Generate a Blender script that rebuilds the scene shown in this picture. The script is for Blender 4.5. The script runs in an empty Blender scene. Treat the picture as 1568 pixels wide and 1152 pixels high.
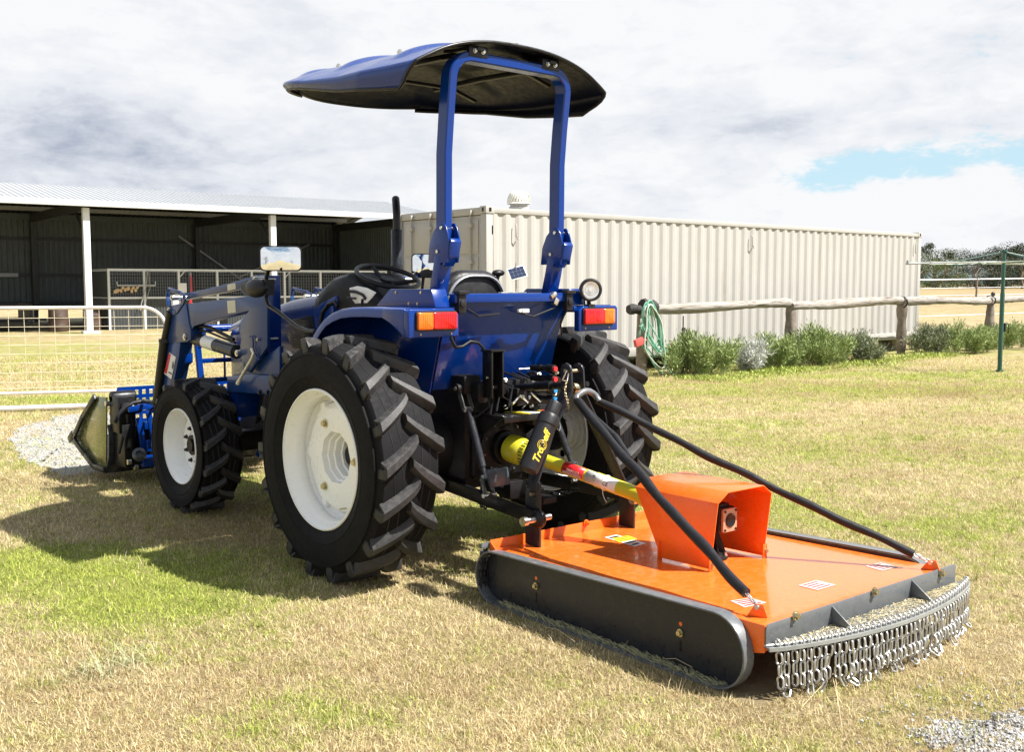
import bpy, bmesh, math, random
import numpy as np
from mathutils import Vector, Matrix, Euler
random.seed(7); RNG=np.random.default_rng(7)
PI=math.pi; R_=math.radians
SC=bpy.context.scene; COL=SC.collection
# ---------------------------------------------------------------- camera
F_,PITCH,ROLL,PSI=1620.0,.0857,-.0008,.7177
CAM=np.array([-3.9315,-4.9346,1.599])
_fw=np.array([math.sin(PSI)*math.cos(PITCH),math.cos(PSI)*math.cos(PITCH),-math.sin(PITCH)])
_r=np.array([math.cos(PSI),-math.sin(PSI),0.]); _u=np.cross(_r,_fw)
RT=_r*math.cos(ROLL)+_u*math.sin(ROLL); UP=-_r*math.sin(ROLL)+_u*math.cos(ROLL)
cd=bpy.data.cameras.new('camera'); cd.sensor_fit='HORIZONTAL'; cd.sensor_width=36; cd.lens=36*F_/1568
cd.clip_start=.05; cd.clip_end=5000
co=bpy.data.objects.new('camera',cd); COL.objects.link(co); SC.camera=co
co.matrix_world=Matrix(((RT[0],UP[0],-_fw[0],CAM[0]),(RT[1],UP[1],-_fw[1],CAM[1]),(RT[2],UP[2],-_fw[2],CAM[2]),(0,0,0,1)))
class Frame:
    """survey frame: reads where the sight line through a photo point meets a measured plane of a thing"""
    def __init__(s,o=(0,0,0),deg=0):
        s.o=np.array(o,float); a=R_(deg); s.R=np.array([[math.cos(a),-math.sin(a),0],[math.sin(a),math.cos(a),0],[0,0,1]])
        s.deg=deg
    def un(s,px,py,ax,v):
        d=_fw+RT*(px-784)/F_-UP*(py-576)/F_
        c=s.R.T@(CAM-s.o); d=s.R.T@d
        return Vector((c+d*(v-c[ax])/d[ax]).tolist())
    def X(s,px,py,v): return s.un(px,py,0,v)
    def Y(s,px,py,v): return s.un(px,py,1,v)
    def Z(s,px,py,v): return s.un(px,py,2,v)
T=Frame()
# ---------------------------------------------------------------- mesh builder
def rot(rx=0,ry=0,rz=0): return Euler((R_(rx),R_(ry),R_(rz))).to_matrix()
def basis(d,ref=None):
    d=Vector(d).normalized(); ref=Vector(ref) if ref is not None else (Vector((0,0,1)) if abs(d.z)<.95 else Vector((1,0,0)))
    a=d.cross(ref).normalized(); b=a.cross(d).normalized(); return d,a,b
class MB:
    def __init__(s): s.v=[]; s.f=[]; s.m=[]; s.mi=0
    def add(s,vs,fs,mi=None):
        o=len(s.v); s.v+=[tuple(x) for x in vs]; s.f+=[tuple(i+o for i in f) for f in fs]; s.m+=[s.mi if mi is None else mi]*len(fs); return s
    def box(s,c,sz,R=None):
        c=Vector(c); h=Vector(sz)/2; R=R or Matrix.Identity(3)
        vs=[c+R@Vector((h.x*i,h.y*j,h.z*k)) for i in(-1,1) for j in(-1,1) for k in(-1,1)]
        return s.add(vs,[(0,1,3,2),(4,6,7,5),(0,4,5,1),(2,3,7,6),(0,2,6,4),(1,5,7,3)])
    def bb(s,x0,x1,y0,y1,z0,z1): return s.box(((x0+x1)/2,(y0+y1)/2,(z0+z1)/2),(abs(x1-x0),abs(y1-y0),abs(z1-z0)))
    def prism(s,pts,vec):
        n=len(pts); pts=[Vector(p) for p in pts]; vec=Vector(vec)
        return s.add(pts+[p+vec for p in pts],[tuple(range(n)),tuple(range(2*n-1,n-1,-1))]+[(i,(i+1)%n,n+(i+1)%n,n+i) for i in range(n)])
    def loft(s,rings,cap=True,closed=True):
        n=len(rings[0]); o=[]; fs=[]
        for r in rings: o+=list(r)
        for k in range(len(rings)-1):
            for i in range(n if closed else n-1):
                j=(i+1)%n; fs.append((k*n+i,k*n+j,(k+1)*n+j,(k+1)*n+i))
        if cap and closed: fs+=[tuple(range(n))[::-1],tuple(range((len(rings)-1)*n,len(rings)*n))]
        return s.add(o,fs)
    def tube(s,pts,r,n=10,closed=False,cap=True,sq=None):
        pts=[Vector(p) for p in pts]; N=len(pts); rs=r if isinstance(r,(list,tuple)) else [r]*N
        rings=[]; a=None
        for i,p in enumerate(pts):
            if closed: t=pts[(i+1)%N]-pts[i-1]
            else: t=pts[min(i+1,N-1)]-pts[max(i-1,0)]
            t.normalize()
            if a is None: _,a,b=basis(t)
            else:
                a=(a-t*a.dot(t)).normalized(); b=a.cross(t)
            b=a.cross(t).normalized()
            if sq: w,h=sq; rings.append([p+a*w*i_+b*h*j_ for i_,j_ in((-.5,-.5),(.5,-.5),(.5,.5),(-.5,.5))])
            else: rings.append([p+(a*math.cos(q)+b*math.sin(q))*rs[i] for q in [2*PI*k/n for k in range(n)]])
        if closed: rings.append(rings[0]); return s.loft(rings,False)
        return s.loft(rings,cap)
    def cyl(s,p0,p1,r0,r1=None,n=20):
        p0=Vector(p0);p1=Vector(p1); d,a,b=basis(p1-p0); r1=r0 if r1 is None else r1
        cs=[(math.cos(2*PI*k/n),math.sin(2*PI*k/n)) for k in range(n)]
        return s.loft([[p0+(a*c+b*q)*r0 for c,q in cs],[p1+(a*c+b*q)*r1 for c,q in cs]])
    def lathe(s,prof,o=(0,0,0),ax=(0,0,1),n=32,cap=False):
        o=Vector(o); d,a,b=basis(ax)
        cs=[(math.cos(2*PI*k/n),math.sin(2*PI*k/n)) for k in range(n)]
        return s.loft([[o+d*h+(a*c+b*q)*r for c,q in cs] for r,h in prof],cap)
    def ell(s,c,r,n=16,m=10,R=None):
        c=Vector(c); R=R or Matrix.Identity(3); rr=[]
        for j in range(m+1):
            t=PI*(j/m); t=min(max(t,.02),PI-.02)
            rr.append([c+R@Vector((r[0]*math.sin(t)*math.cos(2*PI*k/n),r[1]*math.sin(t)*math.sin(2*PI*k/n),-r[2]*math.cos(t))) for k in range(n)])
        return s.loft(rr)
    def bolt(s,p,ax,r=.011,h=.01):
        ax=Vector(ax).normalized(); p=Vector(p); s.cyl(p,p+ax*h*.25,r*1.35,n=14); s.cyl(p+ax*h*.25,p+ax*h,r,n=6); return s
    def link(s,c,lx,nx,L,Wd,r,n=6):
        c=Vector(c); l,a,b=basis(lx,nx)
        a=Vector(nx); a=(a-l*a.dot(l)).normalized(); w=(Wd-2*r)/2; h=(L-Wd)/2; pts=[]
        for k in range(6): q=PI*k/5; pts.append(c+l*(h+math.sin(q)*w)+a*math.cos(q)*w)
        for k in range(6): q=PI+PI*k/5; pts.append(c+l*(-h+math.sin(q)*w)+a*math.cos(q)*w)
        return s.tube(pts,r,n,closed=True)
    def build(s,name,mat,parent=None,bevel=0,smooth=35,seg=2,xf=None,sep=False):
        if sep:   # one object for each separate piece (touching shapes stay together)
            n=len(s.v); pa=list(range(n))
            def fd_(i):
                while pa[i]!=i: pa[i]=pa[pa[i]]; i=pa[i]
                return i
            for f in s.f:
                for i in f[1:]: pa[fd_(i)]=fd_(f[0])
            gr={}
            for i in range(n): gr.setdefault(fd_(i),[]).append(i)
            bxs=[[set([k]),np.array([s.v[i] for i in g_]).min(0)-.002,np.array([s.v[i] for i in g_]).max(0)+.002] for k,g_ in gr.items()]
            ch=True
            while ch:
                ch=False
                for i in range(len(bxs)):
                    for j in range(i+1,len(bxs)):
                        if (bxs[i][1]<=bxs[j][2]).all() and (bxs[j][1]<=bxs[i][2]).all():
                            bxs[i]=[bxs[i][0]|bxs[j][0],np.minimum(bxs[i][1],bxs[j][1]),np.maximum(bxs[i][2],bxs[j][2])]; del bxs[j]; ch=True; break
                    if ch: break
            o=None
            for ks,_,_ in bxs:
                q=MB(); idx={}
                for k in ks:
                    for i in gr[k]: idx[i]=len(q.v); q.v.append(s.v[i])
                for f,mi in zip(s.f,s.m):
                    if f[0] in idx: q.f.append(tuple(idx[i] for i in f)); q.m.append(mi)
                o=q.build(name,mat,parent,bevel,smooth,seg,xf)
            return o
        me=bpy.data.meshes.new(name); me.from_pydata(s.v,[],s.f)
        mats=mat if isinstance(mat,(list,tuple)) else [mat]
        for m in mats: me.materials.append(m)
        if len(mats)>1: me.polygons.foreach_set('material_index',s.m)
        bm=bmesh.new(); bm.from_mesh(me); bmesh.ops.recalc_face_normals(bm,faces=bm.faces)
        if xf is not None: bm.transform(xf)
        if bevel>0:
            es=[e for e in bm.edges if len(e.link_faces)==2 and e.calc_face_angle(0)>R_(28)]
            bmesh.ops.bevel(bm,geom=es,offset=bevel,offset_type='OFFSET',segments=seg,affect='EDGES',profile=.5,clamp_overlap=True)
        bm.to_mesh(me); bm.free()
        if smooth:
            me.polygons.foreach_set('use_smooth',[True]*len(me.polygons)); me.set_sharp_from_angle(angle=R_(smooth))
        o=bpy.data.objects.new(name,me); COL.objects.link(o)
        if parent is not None: o.parent=parent
        return o
def tag(o,label=None,cat=None,group=None,kind=None):
    for k,v in (('label',label),('category',cat),('group',group),('kind',kind)):
        if v: o[k]=v
    return o
def thing(name,label,cat,loc=(0,0,0),rz=0,group=None):
    o=bpy.data.objects.new(name,None); COL.objects.link(o); o.location=loc; o.rotation_euler=(0,0,R_(rz)); o.empty_display_size=.1
    return tag(o,label,cat,group)
def copy_thing(root,label=None):
    def rec(o,par):
        c=o.copy(); COL.objects.link(c)
        if par is not None: c.parent=par
        for ch in list(o.children): rec(ch,c)
        return c
    c=rec(root,None)
    if label: c['label']=label
    return c
# ---------------------------------------------------------------- materials
def nt_new(name):
    m=bpy.data.materials.new(name); m.use_nodes=True; nt=m.node_tree; return m,nt,nt.nodes['Principled BSDF']
def mat(name,col,rough=.5,metal=0,coat=0,var=.12,vs=6,rv=.12,bump=0,bs=60,dust_or_lit=0,dust_or_lit_col=(.34,.28,.19),trans=0,spec=.5,emit=0,scr=0):
    m,nt,b=nt_new(name); N=nt.nodes; L=nt.links
    b.inputs['Metallic'].default_value=metal; b.inputs['Coat Weight'].default_value=coat; b.inputs['Coat Roughness'].default_value=.05
    b.inputs['Specular IOR Level'].default_value=spec; b.inputs['Transmission Weight'].default_value=trans
    tc=N.new('ShaderNodeTexCoord')
    no=N.new('ShaderNodeTexNoise'); no.inputs['Scale'].default_value=vs; no.inputs['Detail'].default_value=7; no.inputs['Roughness'].default_value=.65
    L.new(tc.outputs['Object'],no.inputs['Vector'])
    mr=N.new('ShaderNodeMapRange'); mr.inputs[1].default_value=.3; mr.inputs[2].default_value=.7; mr.inputs[3].default_value=1-var; mr.inputs[4].default_value=1+var
    L.new(no.outputs['Fac'],mr.inputs[0])
    vm=N.new('ShaderNodeVectorMath'); vm.operation='SCALE'; vm.inputs[0].default_value=col[:3]; L.new(mr.outputs[0],vm.inputs['Scale'])
    out=vm.outputs[0]
    n2=N.new('ShaderNodeTexNoise'); n2.inputs['Scale'].default_value=vs*5; n2.inputs['Detail'].default_value=5; L.new(tc.outputs['Object'],n2.inputs['Vector'])
    if dust_or_lit>0:  # tint on upward faces: dust on paint, sunlit look on tyre treads
        gm=N.new('ShaderNodeNewGeometry'); sx=N.new('ShaderNodeSeparateXYZ'); L.new(gm.outputs['Normal'],sx.inputs[0])
        up=N.new('ShaderNodeMapRange'); up.inputs[1].default_value=-.2; up.inputs[2].default_value=1; up.inputs[3].default_value=.35; up.inputs[4].default_value=1; L.new(sx.outputs['Z'],up.inputs[0])
        d=N.new('ShaderNodeMapRange'); d.inputs[1].default_value=.42; d.inputs[2].default_value=.68; d.inputs[4].default_value=dust_or_lit; L.new(n2.outputs['Fac'],d.inputs[0])
        mu=N.new('ShaderNodeMath'); mu.operation='MULTIPLY'; L.new(up.outputs[0],mu.inputs[0]); L.new(d.outputs[0],mu.inputs[1])
        mx=N.new('ShaderNodeMix'); mx.data_type='RGBA'; L.new(mu.outputs[0],mx.inputs['Factor']); L.new(out,mx.inputs['A']); mx.inputs['B'].default_value=(*dust_or_lit_col,1); out=mx.outputs['Result']
    L.new(out,b.inputs['Base Color'])
    r=N.new('ShaderNodeMapRange'); r.inputs[1].default_value=.3; r.inputs[2].default_value=.7; r.inputs[3].default_value=max(.02,rough-rv); r.inputs[4].default_value=min(1,rough+rv); L.new(n2.outputs['Fac'],r.inputs[0]); L.new(r.outputs[0],b.inputs['Roughness'])
    if bump>0:
        n3=N.new('ShaderNodeTexNoise'); n3.inputs['Scale'].default_value=bs; n3.inputs['Detail'].default_value=4; L.new(tc.outputs['Object'],n3.inputs['Vector'])
        bp=N.new('ShaderNodeBump'); bp.inputs['Strength'].default_value=bump; bp.inputs['Distance'].default_value=.01; L.new(n3.outputs['Fac'],bp.inputs['Height']); L.new(bp.outputs[0],b.inputs['Normal'])
    return m
BLUE=mat('blue_paint',(.0005,.027,.185),.24,coat=.25,spec=.3,var=.04,vs=2,rv=.04,dust_or_lit=.0)
BLUE2=mat('loader_blue_paint',(.004,.032,.135),.32,coat=.2,spec=.35,var=.06,vs=2,rv=.05,dust_or_lit=.04)
ORANGE=mat('orange_paint',(.80,.13,.010),.30,coat=.3,var=.05,rv=.08,dust_or_lit=.06,dust_or_lit_col=(.55,.33,.16))
WHITE=mat('white_wheel_paint',(.90,.90,.89),.33,coat=.2,var=.02,dust_or_lit=.04)
BLACK=mat('black_paint',(.006,.006,.007),.36,var=.3,rv=.1,spec=.35)
BLACKP=mat('black_plastic',(.012,.012,.014),.45,var=.2,bump=.05,bs=200,spec=.35)
CASTB=mat('black_casting',(.007,.007,.008),.5,var=.3,bump=.2,bs=90,spec=.25)
RUBBER=mat('lit_tread_rubber',(.024,.0235,.0245),.55,var=.25,vs=9,rv=.1,bump=.12,bs=110,dust_or_lit=.24,spec=.4,dust_or_lit_col=(.15,.135,.12))  # lighter, greyer upward faces imitate sun on clean tread bars
RUBBERW=mat('shaded_sidewall_rubber',(.009,.009,.010),.7,var=.25,vs=9,rv=.06,bump=.06,bs=110,spec=.12)  # same rubber, darkened to imitate the shaded sidewall
HOSE=mat('black_hose_rubber',(.010,.010,.012),.5,var=.2,spec=.3)
STEEL=mat('zinc_steel',(.62,.60,.55),.32,metal=1,var=.15,rv=.12)
BRASS=mat('passivated_bolt',(.55,.48,.30),.35,metal=1,var=.2)
GREY=mat('grey_paint',(.105,.115,.125),.34,coat=.25,var=.06,dust_or_lit=.12)
DGREY=mat('dark_grey_paint',(.017,.019,.025),.34,var=.1,spec=.35,dust_or_lit=.03)
LGREY=mat('light_grey_plastic',(.22,.23,.25),.4,var=.08)
CHAIN=mat('galvanised_chain',(.56,.56,.55),.36,metal=.75,var=.15,vs=30)
YELLOW=mat('yellow_guard_plastic',(.50,.47,.02),.35,var=.08,dust_or_lit=.1)
GREEN_P=mat('green_brown_paint',(.055,.07,.025),.3,coat=.5,var=.3,vs=3)
TAN=mat('bare_cast_metal',(.42,.29,.19),.45,metal=.2,var=.1)
CHROME=mat('chrome_rod',(.8,.8,.8),.12,metal=1,var=.03,rv=.05)
MIRROR=mat('mirror_glass',(.85,.87,.88),.03,metal=1,var=.01,rv=.01)
REDL=mat('red_lens',(.55,.004,.008),.15,coat=.6,var=.1,vs=40,rv=.05)
ORGL=mat('amber_lens',(.80,.15,.006),.15,coat=.6,var=.1,vs=40,rv=.05)
LAMPG=mat('lamp_glass',(.75,.77,.76),.12,metal=.4,var=.12,vs=40,rv=.05)
STKW=mat('white_sticker',(.72,.72,.70),.4,var=.05)
STKR=mat('red_sticker',(.55,.015,.02),.4,var=.05)
STKY=mat('yellow_sticker',(.78,.60,.03),.4,var=.05)
STKB=mat('black_print',(.015,.015,.015),.4)
LIT_STEEL=mat('lightened_dark_steel',(.10,.105,.11),.32,metal=.6,var=.3)  # grey lightened to imitate the glint along the fork edges
CAPR=mat('red_cap',(.6,.02,.03),.4); CAPB=mat('blue_cap',(.02,.22,.55),.4)
BLUECAB=mat('solar_panel_cells',(.02,.03,.07),.15,coat=.8,var=.2,vs=30)
# ---------------------------------------------------------------- world + sun
SUN_AZ,SUN_EL=R_(144.6),R_(52.5)
SD=Vector((math.sin(SUN_AZ)*math.cos(SUN_EL),math.cos(SUN_AZ)*math.cos(SUN_EL),math.sin(SUN_EL)))
sl=bpy.data.lights.new('sun','SUN'); sl.energy=5; sl.angle=R_(.5); sl.color=(1,.96,.90)
so=bpy.data.objects.new('sun',sl); COL.objects.link(so); so.rotation_euler=(-SD).to_track_quat('-Z','Y').to_euler()
W=bpy.data.worlds.new('World'); SC.world=W; W.use_nodes=True; nt=W.node_tree; N=nt.nodes; L=nt.links
bg=N['Background']; sky=N.new('ShaderNodeTexSky'); sky.sky_type='NISHITA'; sky.sun_disc=False; sky.sun_elevation=SUN_EL; sky.sun_rotation=SUN_AZ; sky.air_density=1.2; sky.ozone_density=1.5; sky.dust_density=.6
def math_(op,a,b=None,c=None,clamp=False):
    n=N.new('ShaderNodeMath'); n.operation=op; n.use_clamp=clamp
    for i,x in enumerate((a,b,c)):
        if x is None: continue
        if isinstance(x,(int,float)): n.inputs[i].default_value=x
        else: L.new(x,n.inputs[i])
    return n.outputs[0]
def ramp(x,a,b,c=0,d=1):
    n=N.new('ShaderNodeMapRange'); n.interpolation_type='SMOOTHSTEP'
    for i,v in enumerate((a,b,c,d)): n.inputs[i+1].default_value=v
    L.new(x,n.inputs[0]); return n.outputs[0]
def mixc(f,a,b):
    n=N.new('ShaderNodeMix'); n.data_type='RGBA'
    for k,x in (('Factor',f),('A',a),('B',b)):
        if isinstance(x,(int,float)): n.inputs[k].default_value=x
        elif isinstance(x,tuple): n.inputs[k].default_value=(*x,1)
        else: L.new(x,n.inputs[k])
    return n.outputs['Result']
tc=N.new('ShaderNodeTexCoord'); D=tc.outputs['Generated']; sx=N.new('ShaderNodeSeparateXYZ'); L.new(D,sx.inputs[0])
# direction bearing (cloud patches are given by their compass bearing and elevation)
az=math_('ARCTAN2',sx.outputs['X'],sx.outputs['Y']); el=math_('ARCSINE',sx.outputs['Z'])
cv=N.new('ShaderNodeCombineXYZ'); L.new(math_('MULTIPLY',az,1.0),cv.inputs[0]); L.new(math_('MULTIPLY',el,2.4),cv.inputs[1])
def noise(scale,detail,rough=.55,off=0,dist=0,vec=None):
    n=N.new('ShaderNodeTexNoise'); n.inputs['Scale'].default_value=scale; n.inputs['Detail'].default_value=detail; n.inputs['Roughness'].default_value=rough; n.inputs['Distortion'].default_value=dist
    mp=N.new('ShaderNodeMapping'); mp.inputs['Location'].default_value=(off,off*.7,off*.3); L.new(vec or cv.outputs[0],mp.inputs[0]); L.new(mp.outputs[0],n.inputs['Vector']); return n.outputs['Fac']
def blob(a,e,ra,re):
    da=math_('DIVIDE',math_('SUBTRACT',az,a),ra); de=math_('DIVIDE',math_('SUBTRACT',el,e),re)
    return math_('EXPONENT',math_('MULTIPLY',math_('ADD',math_('MULTIPLY',da,da),math_('MULTIPLY',de,de)),-1.0))
def azel(px,py):
    d=_fw+RT*(px-784)/F_-UP*(py-576)/F_; d/=np.linalg.norm(d); return math.atan2(d[0],d[1]),math.asin(d[2])
nA=noise(3.2,9,.58,3.1,.3); nB=noise(7.5,9,.6,8.7,.2); nC=noise(1.7,6,.5,1.3)
nD=noise(19,10,.62,5.5,.4); nE=noise(48,8,.65,2.5,.6)
cover=math_('ADD',math_('ADD',math_('MULTIPLY',nA,1.3),math_('MULTIPLY',nB,1.0)),math_('ADD',math_('ADD',math_('MULTIPLY',nD,1.2),math_('MULTIPLY',nE,.9)),-1.57))
def bl(px,py,w,h,k): a,e=azel(px,py); return math_('MULTIPLY',blob(a,e,w/F_,h/F_),k)
hole=math_('ADD',bl(1470,258,200,42,.85),math_('ADD',bl(1290,285,60,34,.60),math_('ADD',bl(1440,385,160,20,.45),math_('ADD',bl(895,285,60,14,.55),math_('ADD',bl(1400,330,120,40,-.80),math_('ADD',bl(1345,296,42,22,-.55),bl(1492,276,50,22,-.75)))))))
cm=ramp(math_('SUBTRACT',cover,hole),-.08,.34)
# unseen sky away from the front cloud bank is darkened to cut ambient light
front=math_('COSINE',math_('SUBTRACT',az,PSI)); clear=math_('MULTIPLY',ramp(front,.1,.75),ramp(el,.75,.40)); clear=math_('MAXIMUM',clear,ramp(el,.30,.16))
cm2=ramp(cover,.50,.75)
cmask=mixc(clear,cm2,cm)
shade=math_('ADD',math_('ADD',math_('MULTIPLY',nC,.50),math_('ADD',math_('MULTIPLY',nB,.85),-.20)),math_('MULTIPLY',math_('SUBTRACT',nD,.48),.55))
shade=math_('ADD',shade,math_('ADD',bl(120,230,330,70,-.26),math_('ADD',bl(1200,185,260,38,-.22),math_('ADD',bl(1000,300,190,40,-.12),math_('ADD',bl(560,230,300,60,-.10),math_('ADD',bl(800,20,800,40,.06),math_('ADD',bl(1440,300,160,45,.22),bl(1180,330,150,60,.12))))))))
cr=N.new('ShaderNodeValToRGB'); L.new(shade,cr.inputs[0]); e=cr.color_ramp.elements
e[0].position=.02; e[0].color=(.19,.212,.26,1); e[1].position=.54; e[1].color=(.412,.417,.425,1)
x=e.new(.30); x.color=(.342,.356,.382,1)
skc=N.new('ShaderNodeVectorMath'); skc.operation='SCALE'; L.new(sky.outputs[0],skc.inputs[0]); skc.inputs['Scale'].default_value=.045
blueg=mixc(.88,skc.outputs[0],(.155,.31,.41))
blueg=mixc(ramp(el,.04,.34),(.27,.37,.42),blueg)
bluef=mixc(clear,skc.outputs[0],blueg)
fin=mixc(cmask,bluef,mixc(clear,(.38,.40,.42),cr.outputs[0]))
below=ramp(sx.outputs['Z'],-.02,.0)
fin=mixc(below,(.25,.23,.15),fin)
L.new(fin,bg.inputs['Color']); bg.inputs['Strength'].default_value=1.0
W.cycles.sampling_method='MANUAL'; W.cycles.sample_map_resolution=512
SC.view_settings.view_transform='Standard'; SC.view_settings.look='None'; SC.view_settings.exposure=1.2; SC.view_settings.gamma=1
# ---------------------------------------------------------------- ground and grass tint
def ggrp():
    g=bpy.data.node_groups.new('grass_tint','ShaderNodeTree'); g.interface.new_socket('Green',in_out='OUTPUT',socket_type='NodeSocketFloat'); g.interface.new_socket('Brown',in_out='OUTPUT',socket_type='NodeSocketFloat')
    return g
g=ggrp(); N=g.nodes; L=g.links
geo=N.new('ShaderNodeNewGeometry'); pos=geo.outputs['Position']; sx=N.new('ShaderNodeSeparateXYZ'); L.new(pos,sx.inputs[0])
def pblob(px,py,rx,ry,k):
    p=T.Z(px,py,0); v=N.new('ShaderNodeVectorMath'); v.operation='SUBTRACT'; L.new(pos,v.inputs[0]); v.inputs[1].default_value=(p.x,p.y,0)
    # patches are ellipses on the ground, turned to the lie of the paddock
    r=N.new('ShaderNodeVectorRotate'); r.rotation_type='Z_AXIS'; r.inputs['Angle'].default_value=PSI; L.new(v.outputs[0],r.inputs['Vector'])
    s=N.new('ShaderNodeVectorMath'); s.operation='MULTIPLY'; s.inputs[1].default_value=(1/rx,1/ry,0); L.new(r.outputs[0],s.inputs[0])
    l=N.new('ShaderNodeVectorMath'); l.operation='LENGTH'; L.new(s.outputs[0],l.inputs[0])
    m=N.new('ShaderNodeMath'); m.operation='MULTIPLY'; L.new(l.outputs['Value'],m.inputs[0]); L.new(l.outputs['Value'],m.inputs[1])
    e_=N.new('ShaderNodeMath'); e_.operation='EXPONENT'; n_=N.new('ShaderNodeMath'); n_.operation='MULTIPLY'; n_.inputs[1].default_value=-1; L.new(m.outputs[0],n_.inputs[0]); L.new(n_.outputs[0],e_.inputs[0])
    o=N.new('ShaderNodeMath'); o.operation='MULTIPLY'; o.inputs[1].default_value=k; L.new(e_.outputs[0],o.inputs[0]); return o.outputs[0]
def gn(scale,det,off=0,st=(1,1,1)):
    mp=N.new('ShaderNodeMapping'); mp.inputs['Location'].default_value=(off,off,0); mp.inputs['Scale'].default_value=st; L.new(pos,mp.inputs[0])
    n=N.new('ShaderNodeTexNoise'); n.inputs['Scale'].default_value=scale; n.inputs['Detail'].default_value=det; n.inputs['Roughness'].default_value=.6; L.new(mp.outputs[0],n.inputs['Vector']); return n.outputs['Fac']
def addm(l):
    o=l[0]
    for x in l[1:]:
        m=N.new('ShaderNodeMath'); m.operation='ADD'; L.new(o,m.inputs[0]); L.new(x,m.inputs[1]); o=m.outputs[0]
    return o
def mr(x,a,b,c,d):
    n=N.new('ShaderNodeMapRange'); [setattr(n.inputs[i+1],'default_value',v) for i,v in enumerate((a,b,c,d))]; L.new(x,n.inputs[0]); return n.outputs[0]
nlow=mr(gn(1.1,3),.35,.65,-.22,.22); nhi=mr(gn(7,5,5),.3,.7,-.24,.24); nfar=mr(gn(.16,4,9),.35,.65,-.08,.20)
gr=addm([nlow,nhi,nfar,pblob(60,880,1.2,.70,1.0),pblob(300,930,.6,.36,.6),pblob(500,1090,.42,.22,.45),pblob(330,1000,.5,.2,.18),pblob(60,700,1.5,1.2,.10),
  pblob(1180,600,4.5,1.6,.34),pblob(1500,660,2.0,1.0,.20),pblob(1130,560,3.8,2.2,.42),pblob(1330,540,5,2.2,.40),pblob(1200,790,1.6,.7,.30),pblob(1540,810,.9,.5,.34),pblob(880,640,3,1.5,.22),pblob(720,790,1.2,.8,.4),pblob(830,800,1.0,.6,.25),
  pblob(60,537,8,3.5,.36),pblob(60,615,4,.8,.45),pblob(100,575,5,2,.10),pblob(1100,690,2,1,.16),pblob(1050,930,.5,.5,.0),pblob(390,745,.8,.8,.45),pblob(1568,575,6,1.2,.3),pblob(1500,456,70,60,-.25),pblob(1300,1100,.7,.3,.08)])
go=N.new('NodeGroupOutput')
L.new(mr(gr,-.08,.90,0,1.15),go.inputs['Green'])
br=addm([mr(gn(.6,4,3),.35,.7,-.05,.35),pblob(1450,600,5,1.0,.50),pblob(1250,590,2.5,.6,.25),pblob(1330,690,2.3,.6,.28),pblob(450,800,1.1,.7,.40),pblob(1050,585,1.6,.7,.25),pblob(1450,520,9,4,.3),pblob(1500,458,70,60,.75),pblob(1520,480,20,14,.35),pblob(800,1000,1.4,.5,.1)])
L.new(mr(br,.05,.9,0,1),go.inputs['Brown'])
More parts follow.
